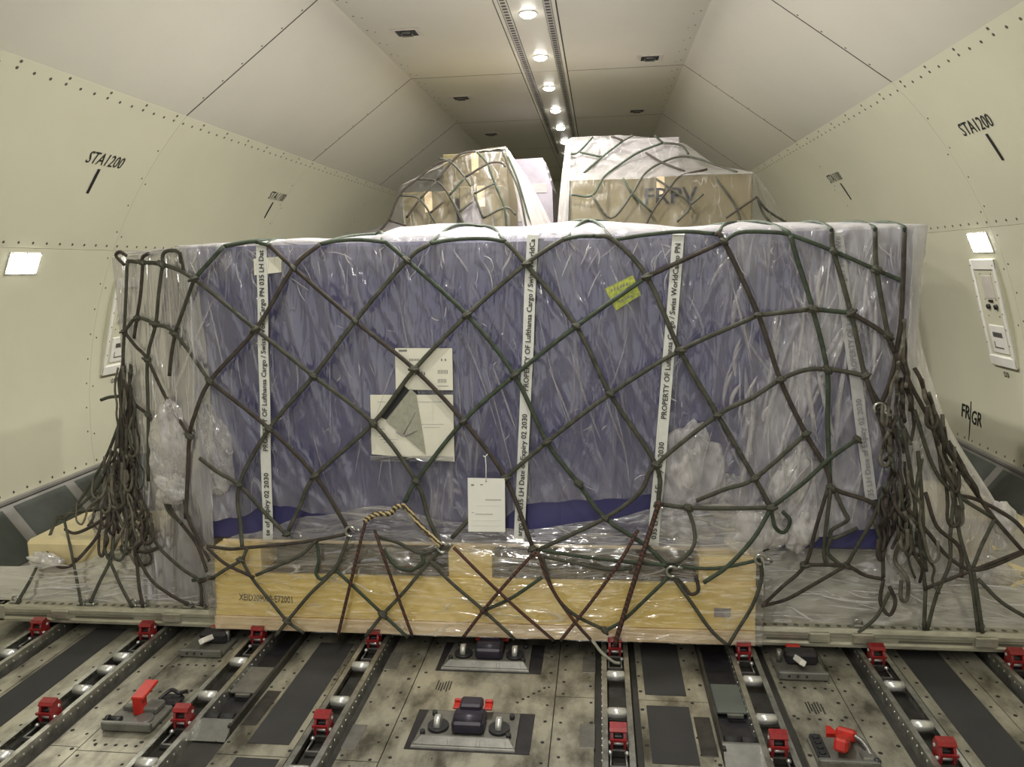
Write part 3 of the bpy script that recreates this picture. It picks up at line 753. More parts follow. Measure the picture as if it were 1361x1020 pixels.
# ================================================================== clear film over the box
fm = thing('plastic_sheet', 'clear wrinkled plastic sheet draped over the blue box', 'plastic sheet', (0, 0, 0))
HEM = [(-1.42, .58), (-1.2, .60), (-1.0, .66), (-.6, .60), (0, .58), (.17, .69), (.45, .70), (.70, .73), (.85, .58), (1.2, .52), (1.8, .62)]
TOPB = [(-1.42, .0), (-1.1, .02), (-.8, .03), (-.55, .035), (-.42, .075), (-.15, .085), (-.05, .06), (.15, .055), (.42, .085), (.62, .065), (.85, .03), (1.1, .05), (1.4, .04), (1.78, .02)]
def build_front_sheet():
    path = [(-1.395, 4.4), (-1.395, 3.9), (-1.395, 3.4), (-1.385, 3.30), (-1.34, 3.272)]
    n = 330
    for i in range(n): path.append((-1.33+(1.74+1.33)*i/(n-1), 3.268))
    path += [(1.755, 3.275), (1.765, 3.32), (1.765, 3.6), (1.765, 4.0), (1.765, 4.4)]
    nu = len(path); rows = 110; back = 26; V = []; mk = []
    for j in range(rows+back):
        for i, (x, y) in enumerate(path):
            top = BZ1+.008
            if j < rows:
                t = j/(rows-1); z = lerp_tab(HEM, x) + (top-lerp_tab(HEM, x))*t
                z += (1-t)*.02*noise.noise(Vector((x*9, 3, 0)))*(1 if t < .3 else 0)
                # tension folds: mostly upright, leaning more to the right, finer near the top edge
                lean = .22*x
                s1 = noise.noise(Vector(((x-lean*z)*7, z*.9, 2))); s2 = noise.noise(Vector(((x+.5*z)*10, (z-.4*x)*1.6, 7))); s3 = noise.noise(Vector((x*30, z*3, 11)))
                ridge = (1-min(1, abs(s1)*4))**2*.9 + (1-min(1, abs(s2)*4.5))**2*.6 + .25*s3
                topf = max(0, (t-.86)/.14)
                ridge += topf*.7*(1-min(1, abs(noise.noise(Vector((x*16, z*4, 5))))*3))
                botf = max(0, (.22-t)/.22); ridge += botf*.8*noise.noise(Vector((x*10, z*10, 9)))
                inside = 1 if 3.2 < y < 3.3 else .6
                d = min(.020, max(-.006, .0045+.011*ridge))*inside
                nrm = Vector((0, -1, 0)) if abs(x) < 1.74 and y < 3.29 else Vector((1 if x > 0 else -1, 0, 0))
                p = Vector((x, y, z)) + nrm*d
                right = max(0, min(1, (x-.95)/.22)); left = max(0, min(1, (-1.12-x)/.15))
                m_ = .055 + .07*max(0, ridge) + right*(.26+.28*s1+.1*s2) + left*.14 + topf*.16 + botf*.10
            else:
                k = (j-rows+1)/back; yy = y + (max(y, 3.268+1.9*k) - y)*min(1, k*12)
                bulge = lerp_tab(TOPB, x)
                hz = bulge*math.sin(min(1, k*5)*PI/2)*(1-.5*k)
                z = top + .003 + hz + .010*noise.noise(Vector((x*6, yy*6, 1)))*min(1, k*9)
                xx = max(-1.39, min(1.76, x)); p = Vector((xx*(1-.004*k), max(3.262+.01*k, yy if y < 3.3 else max(yy, y)), z))
                m_ = .62 + .2*noise.noise(Vector((x*8, yy*8, 3)))
            V.append(p); mk.append(max(0, min(1, m_)))
    F = [(j*nu+i, j*nu+i+1, (j+1)*nu+i+1, (j+1)*nu+i) for j in range(rows+back-1) for i in range(nu-1)]
    o = fastpoly('front_film', V, F, 'film_front', fm)
    a = o.data.attributes.new('milk', 'FLOAT', 'POINT'); a.data.foreach_set('value', mk)
build_front_sheet()
def glint_pleats(name, lst, par, mt='film_white'):
    """film creases with their glints painted in: slender whitish ridges standing proud of it"""
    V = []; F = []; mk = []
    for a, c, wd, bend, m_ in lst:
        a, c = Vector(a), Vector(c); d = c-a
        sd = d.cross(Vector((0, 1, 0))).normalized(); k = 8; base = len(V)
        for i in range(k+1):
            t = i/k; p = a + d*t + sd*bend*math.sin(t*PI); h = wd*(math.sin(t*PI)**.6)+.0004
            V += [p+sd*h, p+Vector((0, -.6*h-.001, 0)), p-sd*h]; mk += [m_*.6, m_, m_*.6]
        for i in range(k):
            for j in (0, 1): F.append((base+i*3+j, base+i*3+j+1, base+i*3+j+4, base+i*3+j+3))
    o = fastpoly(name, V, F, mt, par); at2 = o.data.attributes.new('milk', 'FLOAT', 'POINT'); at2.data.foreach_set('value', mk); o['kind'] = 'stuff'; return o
def clump(name, px, py, y, rx, rz, dep, mt, par, milk, seed, tilt=0, amp=.22):
    """a crumpled pouch of film: a lumpy closed shell"""
    c = at(px, py, 'y', y); V = []; mk = []; nu, nv = 40, 24
    for j in range(nv+1):
        for i in range(nu):
            th = PI*j/nv; ph = 2*PI*i/nu
            d = Vector((math.sin(th)*math.cos(ph), math.sin(th)*math.sin(ph), math.cos(th)))
            h = 1+amp*(noise.noise(d*1.8+Vector((seed, 0, 0)))*1.5 - .9*abs(noise.noise(Vector((d.x*4, d.y*4, d.z*1.5))+Vector((seed, 4, 0)))))
            q = Vector((d.x*rx*h, d.y*dep*h, d.z*rz*h)); q = Matrix.Rotation(tilt, 3, 'Y') @ q
            V.append(c+q); mk.append(max(0, min(1, milk+.35*noise.noise(d*5+Vector((seed, 2, 2))))))
    F = [(j*nu+i, j*nu+(i+1) % nu, (j+1)*nu+(i+1) % nu, (j+1)*nu+i) for j in range(nv) for i in range(nu)]
    o = fastpoly(name, V, F, mt, par); a = o.data.attributes.new('milk', 'FLOAT', 'POINT'); a.data.foreach_set('value', mk); return o
for a in ((918, 622, 3.285, .145, .19, .03, .45, 1, .1), (905, 700, 3.275, .13, .075, .035, .35, 2, .2), (1000, 705, 3.27, .14, .11, .045, .42, 3, -.3), (1052, 640, 3.28, .085, .16, .035, .40, 4, .4), (1068, 700, 3.29, .075, .11, .045, .5, 5, .3), (968, 660, 3.29, .09, .10, .03, .3, 6, 0)):
    clump('film_bunch', *a[:6], 'film_white', fm, a[6]+.14, a[7], a[8])

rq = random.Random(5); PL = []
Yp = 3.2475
for _ in range(110):        # short creases with painted glints, fanning from the top edge
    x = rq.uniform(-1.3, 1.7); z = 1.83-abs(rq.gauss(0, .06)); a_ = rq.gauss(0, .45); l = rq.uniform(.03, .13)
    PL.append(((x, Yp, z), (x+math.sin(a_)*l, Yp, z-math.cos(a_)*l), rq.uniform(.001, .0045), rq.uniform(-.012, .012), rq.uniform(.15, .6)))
for _ in range(46):         # long tension creases as painted bright streaks down the face
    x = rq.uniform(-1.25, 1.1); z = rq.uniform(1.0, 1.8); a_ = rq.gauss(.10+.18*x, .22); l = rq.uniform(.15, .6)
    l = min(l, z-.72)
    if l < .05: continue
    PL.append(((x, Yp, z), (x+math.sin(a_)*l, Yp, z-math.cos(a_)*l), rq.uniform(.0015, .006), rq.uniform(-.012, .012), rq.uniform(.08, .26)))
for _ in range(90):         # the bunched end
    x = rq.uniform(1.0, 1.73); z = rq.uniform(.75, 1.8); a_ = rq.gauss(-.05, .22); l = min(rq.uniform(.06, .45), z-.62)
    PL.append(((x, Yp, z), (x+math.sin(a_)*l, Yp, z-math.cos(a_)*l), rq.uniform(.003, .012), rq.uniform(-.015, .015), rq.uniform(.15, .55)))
for _ in range(70):         # small crinkles with painted glints in every direction
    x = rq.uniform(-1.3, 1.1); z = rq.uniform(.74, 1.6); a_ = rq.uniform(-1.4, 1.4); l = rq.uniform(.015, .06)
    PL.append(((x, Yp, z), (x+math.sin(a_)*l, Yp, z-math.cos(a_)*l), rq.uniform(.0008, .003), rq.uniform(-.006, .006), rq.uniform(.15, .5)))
glint_pleats('film_glint_pleats', PL, fm)  # whitish slivers put the film's glints and streaks into shape and colour
# lower wrap round the crate and the foot of the box
LT = [(-1.32, .47), (-1.15, .53), (-.8, .62), (-.5, .67), (-.15, .60), (.15, .57), (.5, .62), (.75, .68), (1.0, .70), (1.18, .66)]
def build_low():
    t = thing('crate_wrap', 'clear wrap stretched round the wooden crate base', 'plastic wrap', (0, 0, 0))
    nu, nv = 200, 60; V = []; mk = []
    for j in range(nv+1):
        for i in range(nu+1):
            x = -1.315+(1.165+1.315)*i/nu; v = j/nv; zt = lerp_tab(LT, x); z = .085+(zt-.085)*v
            y = 3.196 if z < .44 else 3.196+min(1, (z-.44)/.10)*.052
            s1 = noise.noise(Vector((x*2.2, z*26, 4))); s2 = noise.noise(Vector((x*6+z*5, z*9, 8)))
            r = (1-min(1, abs(s1)*3.5))**2 + .5*(1-min(1, abs(s2)*5))**2
            right = max(0, min(1, (x-.85)/.2))
            V.append(Vector((x, y-.006*r, z))); mk.append(max(0, min(1, .0+.035*r + (.20 if z > .50 else 0)+ (.09 if .36 < z <= .5 else 0) + right*(.10+.25*max(0, s2)))))
    # a turned end on each side
    F = [(j*(nu+1)+i, j*(nu+1)+i+1, (j+1)*(nu+1)+i+1, (j+1)*(nu+1)+i) for j in range(nv) for i in range(nu)]
    o = fastpoly('front_wrap', V, F, 'film_low', t); a = o.data.attributes.new('milk', 'FLOAT', 'POINT'); a.data.foreach_set('value', mk)
    for xe in (-1.315, 1.165):
        sheet('end_wrap', [[Vector((xe, 3.196, z)), Vector((xe, 3.5, z)), Vector((xe, 4.2, z))] for z in (.135, .30, .48)], 'film_low', t, 6, 6, .005, milk=.12, push=Vector((1 if xe > 0 else -1, 0, 0)))
build_low()

# ================================================================== what stands on the pallet beside the box
def netY(px, py):
    base = 3.222
    if px < 258: base += (258-px)*.0034
    if px > 1200: base += (px-1200)*.0016
    if 272 < px < 1016:
        k = max(0, min(1, (py-690)/45)); base += (3.176-3.222)*k
    elif py > 640:
        k = max(0, min(1, (py-640)/150)); base = base*(1-k) + (3.295 if py > 700 else 3.26)*k
    return base
lb = MB(); lb.box((-.15, -.85, 0), (.15, .85, 1.60), .02)
t = tag(lb.build('grey_carton', 'grey_carton', None, (-1.545, 4.5, .137)), 'tall grey carton hidden beside the blue box under gathered film', 'carton')
ls = thing('gathered_film', 'greyish gathered film hanging in upright folds beside the blue box', 'plastic film', (0, 0, 0))
def pxgrid(rows, dy=.03):
    return [[at(px, py, 'y', netY(px, py)+dy) for px, py in r] for r in rows]
rows = [[(150, 343), (172, 340), (196, 338), (222, 336), (246, 334), (262, 333)], [(157, 400), (176, 400), (198, 400), (222, 400), (246, 400), (266, 400)],
        [(163, 470), (180, 470), (200, 470), (224, 470), (248, 470), (276, 470)], [(165, 560), (184, 560), (204, 560), (228, 560), (254, 560), (284, 560)],
        [(172, 640), (190, 640), (212, 640), (234, 640), (258, 640), (284, 640)], [(180, 720), (200, 720), (220, 722), (242, 724), (262, 726), (286, 728)],
        [(186, 800), (206, 801), (226, 802), (246, 804), (266, 806), (290, 808)]]
g = pxgrid(rows, .035)
for r in g[-1]: r.z = max(r.z, .16)
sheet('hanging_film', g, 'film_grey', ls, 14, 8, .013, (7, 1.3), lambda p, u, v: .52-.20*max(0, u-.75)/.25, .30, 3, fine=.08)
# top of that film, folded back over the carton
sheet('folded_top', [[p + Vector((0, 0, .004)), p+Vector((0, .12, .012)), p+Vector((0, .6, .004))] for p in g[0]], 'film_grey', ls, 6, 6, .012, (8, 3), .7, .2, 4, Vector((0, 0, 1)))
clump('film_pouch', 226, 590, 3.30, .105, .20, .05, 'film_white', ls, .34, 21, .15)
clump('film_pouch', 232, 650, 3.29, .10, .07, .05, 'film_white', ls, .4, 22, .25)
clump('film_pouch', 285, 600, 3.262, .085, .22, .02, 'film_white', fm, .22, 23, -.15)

# cream carton on the pallet
b = MB(); b.box((-.30, -.22, 0), (.30, .30, .245), .02)
cc = tag(b.build('cream_carton', 'carton_pale', None, at(78, 770, 'y', 3.62)), 'cream yellow carton wrapped in film on the pallet corner', 'carton')
cc.location.z = .137; cc.location.y = 3.72; cc.location.x = -2.16
f1 = thing('film_skirt', 'grey film skirt spread over the pallet in front of the cream carton', 'plastic film', (0, 0, 0))
P = [[(0, 752, 3.47), (50, 752, 3.47), (105, 748, 3.47), (150, 730, 3.47), (200, 715, 3.47), (245, 720, 3.44), (288, 728, 3.40)],
     [(-8, 770, 3.40), (45, 772, 3.40), (100, 770, 3.40), (155, 758, 3.40), (205, 750, 3.40), (245, 750, 3.38), (288, 752, 3.37)],
     [(-14, 788, 3.36), (40, 790, 3.36), (95, 790, 3.36), (150, 786, 3.36), (205, 785, 3.36), (248, 785, 3.35), (288, 787, 3.35)],
     [(-20, 801, 3.335), (40, 803, 3.335), (95, 805, 3.335), (150, 806, 3.335), (205, 808, 3.335), (248, 809, 3.335), (288, 810, 3.335)]]
sheet('skirt', [[at(a, b_, 'y', y) for a, b_, y in r] for r in P], 'film_flat', f1, 10, 10, .009, (4, 4), lambda p, u, v: .62+.15*v, .14, 8, fine=.15)
clump('film_bunch', 150, 705, 3.60, .12, .10, .06, 'film_white', f1, .55, 31, .3)
clump('film_bunch', 60, 745, 3.44, .10, .035, .04, 'film_white', f1, .5, 32, .1)
# right-hand bundles
def bundle(name, label, cat, x0, x1, y0, y1, z1, mt, seed, amp=.05, zb=.137):
    V = []; n = 22; m_ = 14
    t = bmesh.new(); bmesh.ops.create_cube(t, size=1); bmesh.ops.subdivide_edges(t, edges=t.edges[:], cuts=7, use_grid_fill=True)
    for v in t.verts:
        c = v.co.copy(); s_ = c.normalized()*.62; c = c.lerp(s_, .35)
        h = noise.noise(Vector((v.co.x*3+seed, v.co.y*3, v.co.z*2.5)))*amp*2 + noise.noise(Vector((v.co.x*8+seed, v.co.y*8, v.co.z*6)))*amp
        c = c*(1+h); v.co = Vector(((x0+x1)/2+c.x*(x1-x0), (y0+y1)/2+c.y*(y1-y0), zb+max(0, (c.z+.5))*(z1-zb)))
    for f in t.faces: f.smooth = True
    me = bpy.data.meshes.new(name); t.to_mesh(me); t.free()
    return tag(link(name, me, mt), label, cat)
bundle('wrapped_bundle', 'low grey wrapped bundle against the crate end with dark label', 'bundle', 1.20, 1.84, 3.44, 4.3, .42, 'grey_carton', 1)
bundle('wrapped_bundle', 'pale wrapped bundle on the pallet under the hanging net tangle', 'bundle', 1.90, 2.44, 3.42, 4.4, .52, 'carton_pale', 5)
f2 = thing('film_skirt', 'loose grey film heaped over the pallet beside the crate end with dark label', 'plastic film', (0, 0, 0))
P = [[(1008, 735, 3.40), (1060, 715, 3.42), (1120, 700, 3.44), (1180, 700, 3.44), (1235, 690, 3.46), (1300, 690, 3.48), (1375, 700, 3.48)],
     [(1010, 765, 3.37), (1060, 757, 3.38), (1120, 752, 3.39), (1180, 748, 3.39), (1235, 740, 3.40), (1300, 738, 3.42), (1378, 745, 3.42)],
     [(1012, 800, 3.35), (1060, 800, 3.35), (1120, 800, 3.36), (1180, 800, 3.36), (1235, 798, 3.36), (1300, 795, 3.37), (1382, 795, 3.37)],
     [(1014, 828, 3.335), (1060, 830, 3.335), (1120, 832, 3.335), (1180, 834, 3.335), (1235, 836, 3.335), (1300, 838, 3.335), (1386, 840, 3.335)]]
sheet('skirt', [[at(a, b_, 'y', y) for a, b_, y in r] for r in P], 'film_flat', f2, 10, 10, .012, (5, 5), lambda p, u, v: .62+.18*u, .14, 12, fine=.2)
P = [[(1192, 400, 3.30), (1200, 400, 3.30), (1208, 402, 3.32), (1216, 405, 3.34)], [(1185, 480, 3.28), (1202, 480, 3.28), (1219, 485, 3.31), (1232, 490, 3.34)],
     [(1180, 560, 3.28), (1208, 560, 3.28), (1238, 565, 3.31), (1262, 570, 3.36)], [(1175, 640, 3.30), (1218, 640, 3.31), (1270, 645, 3.34), (1312, 650, 3.40)],
     [(1170, 720, 3.32), (1228, 718, 3.33), (1290, 718, 3.37), (1352, 720, 3.43)], [(1165, 780, 3.335), (1232, 780, 3.335), (1300, 780, 3.38), (1372, 775, 3.42)]]
sheet('hanging_film', [[at(a, b_, 'y', y+.03) for a, b_, y in r] for r in P], 'film_white', f2, 12, 8, .016, (6, 2.5), lambda p, u, v: .35+.25*u, .3, 14)
clump('film_bunch', 1195, 720, 3.33, .07, .12, .05, 'film_white', f2, .5, 41, .1)
clump('film_bunch', 1335, 690, 3.40, .05, .09, .03, 'film_white', f2, .8, 42, -.5)
clump('film_bunch', 1300, 760, 3.40, .16, .07, .05, 'film_white', f2, .45, 43, .1)

def sky_y(py, lo, hi): return 3.395-.06*(py-lo)/(hi-lo)
rq = random.Random(9); PA = []; PB = []; PC = []
for _ in range(34):
    x, y_ = rq.uniform(1018, 1330), rq.uniform(752, 822); dx, dy_ = rq.uniform(30, 110), rq.uniform(2, 26)
    if y_+dy_ > 830: dy_ = 830-y_
    PA.append((at(x, y_, 'y', sky_y(y_, 750, 835)-.03), at(x+dx, y_+dy_, 'y', sky_y(y_+dy_, 750, 835)-.03), rq.uniform(.0015, .006), rq.uniform(-.02, .02), rq.uniform(.3, .9)))
for _ in range(30):
    x, y_ = rq.uniform(0, 240), rq.uniform(755, 798); dx, dy_ = rq.uniform(25, 80), rq.uniform(-10, 8)
    PB.append((at(x, y_, 'y', sky_y(y_, 750, 805)-.03), at(x+dx, min(800, y_+dy_), 'y', sky_y(y_+dy_, 750, 805)-.03), rq.uniform(.0015, .006), rq.uniform(-.015, .015), rq.uniform(.3, .9)))
for _ in range(48):
    x, y_ = rq.uniform(158, 258), rq.uniform(345, 640); dx, dy_ = rq.uniform(-6, 10), rq.uniform(20, 90)
    PC.append((at(x, y_, 'y', netY(x, y_)+.012), at(x+dx, y_+dy_, 'y', netY(x+dx, y_+dy_)+.012), rq.uniform(.0012, .0055), rq.uniform(-.008, .008), rq.uniform(.25, .8)))
glint_pleats('film_glint_pleats', PA, f2); glint_pleats('film_glint_pleats', PB, f1); glint_pleats('film_glint_pleats', PC, ls)  # whitish slivers paint bright streaks on the skirts and the hanging film

# ================================================================== straps with print
STRAPTXT = 'PROPERTY OF Lufthansa Cargo / Swiss WorldCargo PN 035 LH Date of Expiry 02 2030'
def strap(pt_, pb, anchor, label, web_m='strap_white', ink='strap_print', ylay=3.2425):
    a = at(*pt_, 'y', ylay); c = at(*pb, 'y', ylay)
    t = thing('cargo_strap', label, 'strap', c, 'printed white lashing straps')
    d = (a-c); L_ = d.length; dn = d.normalized(); rt = Vector((dn.z, 0, -dn.x)); wd = .0235
    V = []; F = []; n = 60
    pts = [c + d*(i/n) for i in range(n+1)]
    pts += [Vector((a.x+.01, ylay+.03, a.z+.014)), Vector((a.x+.02, ylay+.2, a.z+.03)), Vector((a.x+.05, ylay+.8, a.z+.03))]
    for i, p in enumerate(pts):
        q = p - c + Vector((.003*noise.noise(Vector((p.z*4, p.x, 1))), .0015*noise.noise(Vector((p.z*7, p.x, 5))), 0))
        for s in (-1, 1): 
            V.append(q + rt*wd*s); 
        for s in (1, -1): V.append(q + rt*wd*s + (Vector((0, .002, 0)) if i <= n else Vector((0, 0, -.002))))
    for i in range(len(pts)-1):
        for k in range(4): F.append((i*4+k, i*4+(k+1) % 4, (i+1)*4+(k+1) % 4, (i+1)*4+k))
    web = fastpoly('webbing', V, F, web_m, t, smooth=False)
    # print, read from the bottom up
    k = 1/322.
    full = 0.905
    def put(s, start, length):
        M = frame(start - c + Vector((0, -.003, 0)) + rt*.0105, dn, -rt); text('strap_print', s, M, .031, ink, web, width=length, bold=.012)
    a0 = at(*anchor, 'y', ylay); a0 = c + dn*((a0-c).dot(dn))
    room = (a-a0).length-.01
    cut = STRAPTXT; per = 1.17/len(STRAPTXT)
    nchar = min(len(STRAPTXT), int(room/per)); put(STRAPTXT[:nchar].rstrip(), a0, per*len(STRAPTXT[:nchar].rstrip()))
    below = (a0-c).length-.10-.01; nb = min(len(STRAPTXT), int(below/per)); s2 = STRAPTXT[-nb:].strip(); ln = per*len(s2)
    put(s2, a0-dn*(.10+ln), ln)
    return t
strap((347, 326), (356, 718), (353, 600), 'white printed strap down the box, nearest the gathered grey film')
strap((708, 312), (690, 720), (699, 520), 'white printed strap down the middle of the blue box beside the hanging tag')
strap((902, 312), (868, 725), (880, 557), 'white printed strap down the box just beyond the yellow sticker')
t4 = strap((1112, 310), (1158, 665), (1131, 500), 'white printed strap greyed with painted film haze, close to the big net tangle', 'strap_hazed', 'print_hazed')

# ================================================================== papers, sticker, tag
def quad_thing(name, label, cat, corners, y, mt, th=.0015):
    P_ = [at(px, py, 'y', y) for px, py in corners]; o = (P_[0]+P_[2])/2
    t = thing(name, label, cat, o)
    b = MB(); A = [b.bm.verts.new(p-o) for p in P_]; B = [b.bm.verts.new(p-o+Vector((0, th, 0))) for p in P_]; n = len(P_)
    b.bm.faces.new(A); b.bm.faces.new(B[::-1])
    for i in range(n): b.bm.faces.new((A[i], B[i], B[(i+1) % n], A[(i+1) % n]))
    return t, o, b.build('sheet', mt, t)
def bars(par, o, y, lst, mt, nm='print_line'):
    b = MB()
    for x0, y0, x1, y1 in lst:
        p = at(x0, y0, 'y', y)-o; q = at(x1, y1, 'y', y)-o; b.box((p.x, p.y-.0006, p.z), (q.x, p.y, q.z))
    ob = b.build(nm, mt, par); ob['kind'] = 'stuff'; return ob
t, o, s_ = quad_thing('paper_sheet', 'smaller paper sheet with address print stuck above the torn one', 'paper', ((525, 463), (601, 463), (602, 519), (526, 518)), 3.2425, 'paper')
bars(s_, o, 3.242, [(530, 465, 541, 467.5)] + [(544+2*k, 477, 545.2+2*k, 480) for k in range(7)] + [(548+3*k, 494+(k % 2), 550+3*k, 499) for k in range(6)] + [(582+2.0*k, 492, 583.1+2*k, 497) for k in range(7)] + [(582+2*k, 504, 583.1+2*k, 509) for k in range(6)] + [(586, 477, 588, 480), (591, 477, 593, 480), (582, 513, 596, 513.6)], 'print_grey')
t, o, s_ = quad_thing('paper_sheet', 'large paper sheet with a torn grey corner stuck on the blue box', 'paper', ((492, 525), (602, 525), (604, 614), (494, 604)), 3.2445, 'paper')
bars(s_, o, 3.2442, [(502, 534, 512, 535), (556, 534, 588, 535), (560, 564, 590, 564.7), (563, 568, 585, 568.7), (503, 580, 515, 581), (505, 584, 529, 584.8), (510, 588, 525, 588.8), (507, 576, 513, 577), (503, 570, 512, 571)], 'print_faint')
bars(s_, o, 3.2442, [(492, 606, 603, 614)], 'film_flat', 'pouch_edge')
t, o, s_ = quad_thing('torn_flap', 'grey folded cloth flap hanging over the torn paper sheet', 'flap', ((546, 517), (553, 524), (561, 572), (566, 604), (541, 583), (513, 560), (516, 555)), 3.2385, 'flap_grey', .003)
b = MB(); pts = [at(536, 512, 'y', 3.239)-o, at(544, 519, 'y', 3.239)-o, at(513, 558, 'y', 3.239)-o, at(504, 554, 'y', 3.239)-o]
A = [b.bm.verts.new(p) for p in pts]; B_ = [b.bm.verts.new(p+Vector((0, .002, 0))) for p in pts]
b.bm.faces.new(A); b.bm.faces.new(B_[::-1])
for i in range(4): b.bm.faces.new((A[i], B_[i], B_[(i+1) % 4], A[(i+1) % 4]))
b.build('black_gap', 'dark_plastic', t)
b = MB(); b.tube(catmull([at(554, 572, 'y', 3.2365)-o, at(538, 579, 'y', 3.2365)-o, at(526, 574, 'y', 3.236)-o]), .003, 6); b.tube([at(552, 548, 'y', 3.2365)-o, at(536, 578, 'y', 3.2365)-o], .0022, 6); b.build('fold_line', 'grey_carton', t)
t, o, s_ = quad_thing('small_label', 'small blank paper label half behind a white strap', 'label', ((337, 344), (374, 341), (374, 362), (338, 366)), 3.2455, 'paper')
t, o, s_ = quad_thing('yellow_sticker', 'yellow-green sticker pressed under a net cord near the box top', 'sticker', ((804, 384), (841, 366), (852, 392), (819, 413)), 3.2425, 'sticker')
bars(s_, o, 3.242, [(812+4*k, 384-1.6*k, 814+4*k, 388-1.6*k) for k in range(6)] + [(822+4*k, 400-1.8*k, 825+4*k, 402-1.8*k) for k in range(5)], 'print_grey')
t, o, s_ = quad_thing('hanging_tag', 'white paper tag hanging on a string in front of the net', 'tag', ((621.5, 635.5), (671, 636.5), (671.5, 707.5), (622.5, 707)), 3.195, 'tag_white')
bars(s_, o, 3.1945, [(626, 644, 630, 646), (638, 644, 642, 645.2)], 'print_grey'); bars(s_, o, 3.1945, [(645, 664, 666, 665.6), (632, 683, 655, 684.6), (627, 681, 630, 682)], 'print_faint')
bars(s_, o, 3.1945, [(632, 672.5, 666, 673), (626, 692, 666, 692.5), (626, 699, 666, 699.5)], 'print_faint')
b = MB(); b.disc(at(646, 640, 'y', 3.1945)-o, (0, -1, 0), .003, 8); b.build('eyelet', 'dark_plastic', t)
b = MB(); b.tube([at(646, 640, 'y', 3.193)-o, at(646, 620, 'y', 3.20)-o, at(645, 607, 'y', 3.208)-o, at(648, 604, 'y', 3.206)-o], .0022, 6); b.tube([at(645, 608, 'y', 3.208)-o, at(642, 606, 'y', 3.208)-o], .0018, 5); b.build('string', 'tag_white', t)
# ================================================================== cargo net over the blue box
net = thing('cargo_net', 'dark olive cargo net of knotted cords stretched over the blue box', 'cargo net', (0, 0, 0))
rn = random.Random(11)
NM = ['net_cord', 'net_cord', 'net_green', 'net_brown']
mat('net_worn', (.13, .118, .09), .7, var=.3, vscale=25, bump=.5, bscale=260)
def p3(px, py, dy=0): return at(px, py, 'y', netY(px, py)+dy)
def cord(pts, r=.0098, mt=None, dy=0, flat=.62, par=net, nm='net_cord', k=5, extra=None):
    P_ = [p3(p[0], p[1], dy + (p[2] if len(p) > 2 else 0)) for p in pts]
    if extra: P_ += extra
    b = MB(); C = catmull(P_, k)
    b.tube(C, r, 7, flat); return b.build(nm, mt or rn.choice(NM), par)
def top(px, py, dx=.0, back=.9):
    """points that carry a cord over the top edge and back across the load"""
    a = at(px, py, 'y', 3.235)
    zf = lambda x, k: BZ1+.016+lerp_tab(TOPB, x)*math.sin(min(1, k*5)*PI/2)*(1-.5*k)
    return [a, Vector((a.x+dx*.1, 3.254, max(a.z, 1.836))), Vector((a.x+dx*.4, 3.45, zf(a.x+dx*.4, .10))), Vector((a.x+dx, 3.75, zf(a.x+dx, .26))), Vector((a.x+dx*1.5, 3.2+back, zf(a.x+dx*1.5, .45)))]
def rev(pts): return pts[::-1]
# diagonals running down to the right
D1 = [[(170, 347), (189, 349), (216, 352), (258, 371), (340, 438), (417, 500), (496, 563), (553, 640), (570, 690), (588, 727)],
      [(358, 326), (390, 356), (472, 427), (551, 491), (616, 560), (672, 636), (708, 728)],
      [(513, 322), (541, 346), (621, 419), (684, 499), (727, 588), (769, 643), (804, 689), (862, 728), (892, 760)],
      [(672, 321), (699, 351), (766, 434), (811, 524), (872, 618), (875, 670)],
      [(791, 314), (815, 319), (860, 368), (904, 466), (954, 552), (1003, 636), (1025, 675)],
      [(950, 311), (962, 321), (1008, 419), (1037, 505), (1071, 577), (1098, 622), (1104, 648)],
      [(1051, 313), (1058, 340), (1080, 411), (1099, 491), (1100, 560), (1103, 648)],
      [(1105, 308), (1108, 334), (1131, 416), (1150, 500), (1170, 540)],
      [(1163, 308), (1165, 359), (1180, 444), (1190, 470)],
      [(1202, 309), (1200, 374), (1197, 430), (1185, 500), (1170, 540)]]
for k, c in enumerate(D1): cord(c, mt=NM[(k*3) % 4])
# diagonals running down to the left
D2 = [[(297, 328), (258, 371)], [(425, 325), (390, 356), (340, 438), (279, 507), (258, 555), (252, 580), (250, 620), (247, 690)],
      [(571, 324), (541, 346), (472, 427), (417, 500), (358, 570), (318, 645), (320, 700), (322, 727)],
      [(750, 317), (699, 351), (621, 419), (551, 491), (496, 563), (419, 633), (400, 670), (382, 709)],
      [(860, 368), (766, 434), (684, 499), (616, 560), (553, 640), (538, 668)],
      [(962, 321), (860, 368)], [(1008, 419), (904, 466), (811, 524), (727, 588), (672, 636), (640, 672), (600, 716)],
      [(1080, 411), (1008, 419)], [(1131, 416), (1080, 411)], [(1190, 470), (1175, 444), (1131, 416)],
      [(1150, 500), (1128, 495), (1099, 491), (1070, 492), (1037, 505), (998, 530), (954, 552), (872, 618), (850, 655), (804, 689), (716, 731)],
      [(1071, 577), (1003, 636), (965, 650), (925, 666)], [(1139, 584), (1100, 612), (1070, 640), (1025, 675)],
      [(279, 507), (358, 570), (419, 633), (465, 708)], [(265, 609), (290, 628), (318, 645), (352, 682), (381, 711)],
      [(875, 670), (914, 675), (970, 676), (1025, 675)], [(1025, 675), (1002, 715), (968, 752), (935, 775)],
      [(1104, 648), (1120, 655), (1158, 668), (1180, 690)]]
for k, c in enumerate(D2): cord(c, mt=NM[(k*5+2) % 4], dy=-.006)
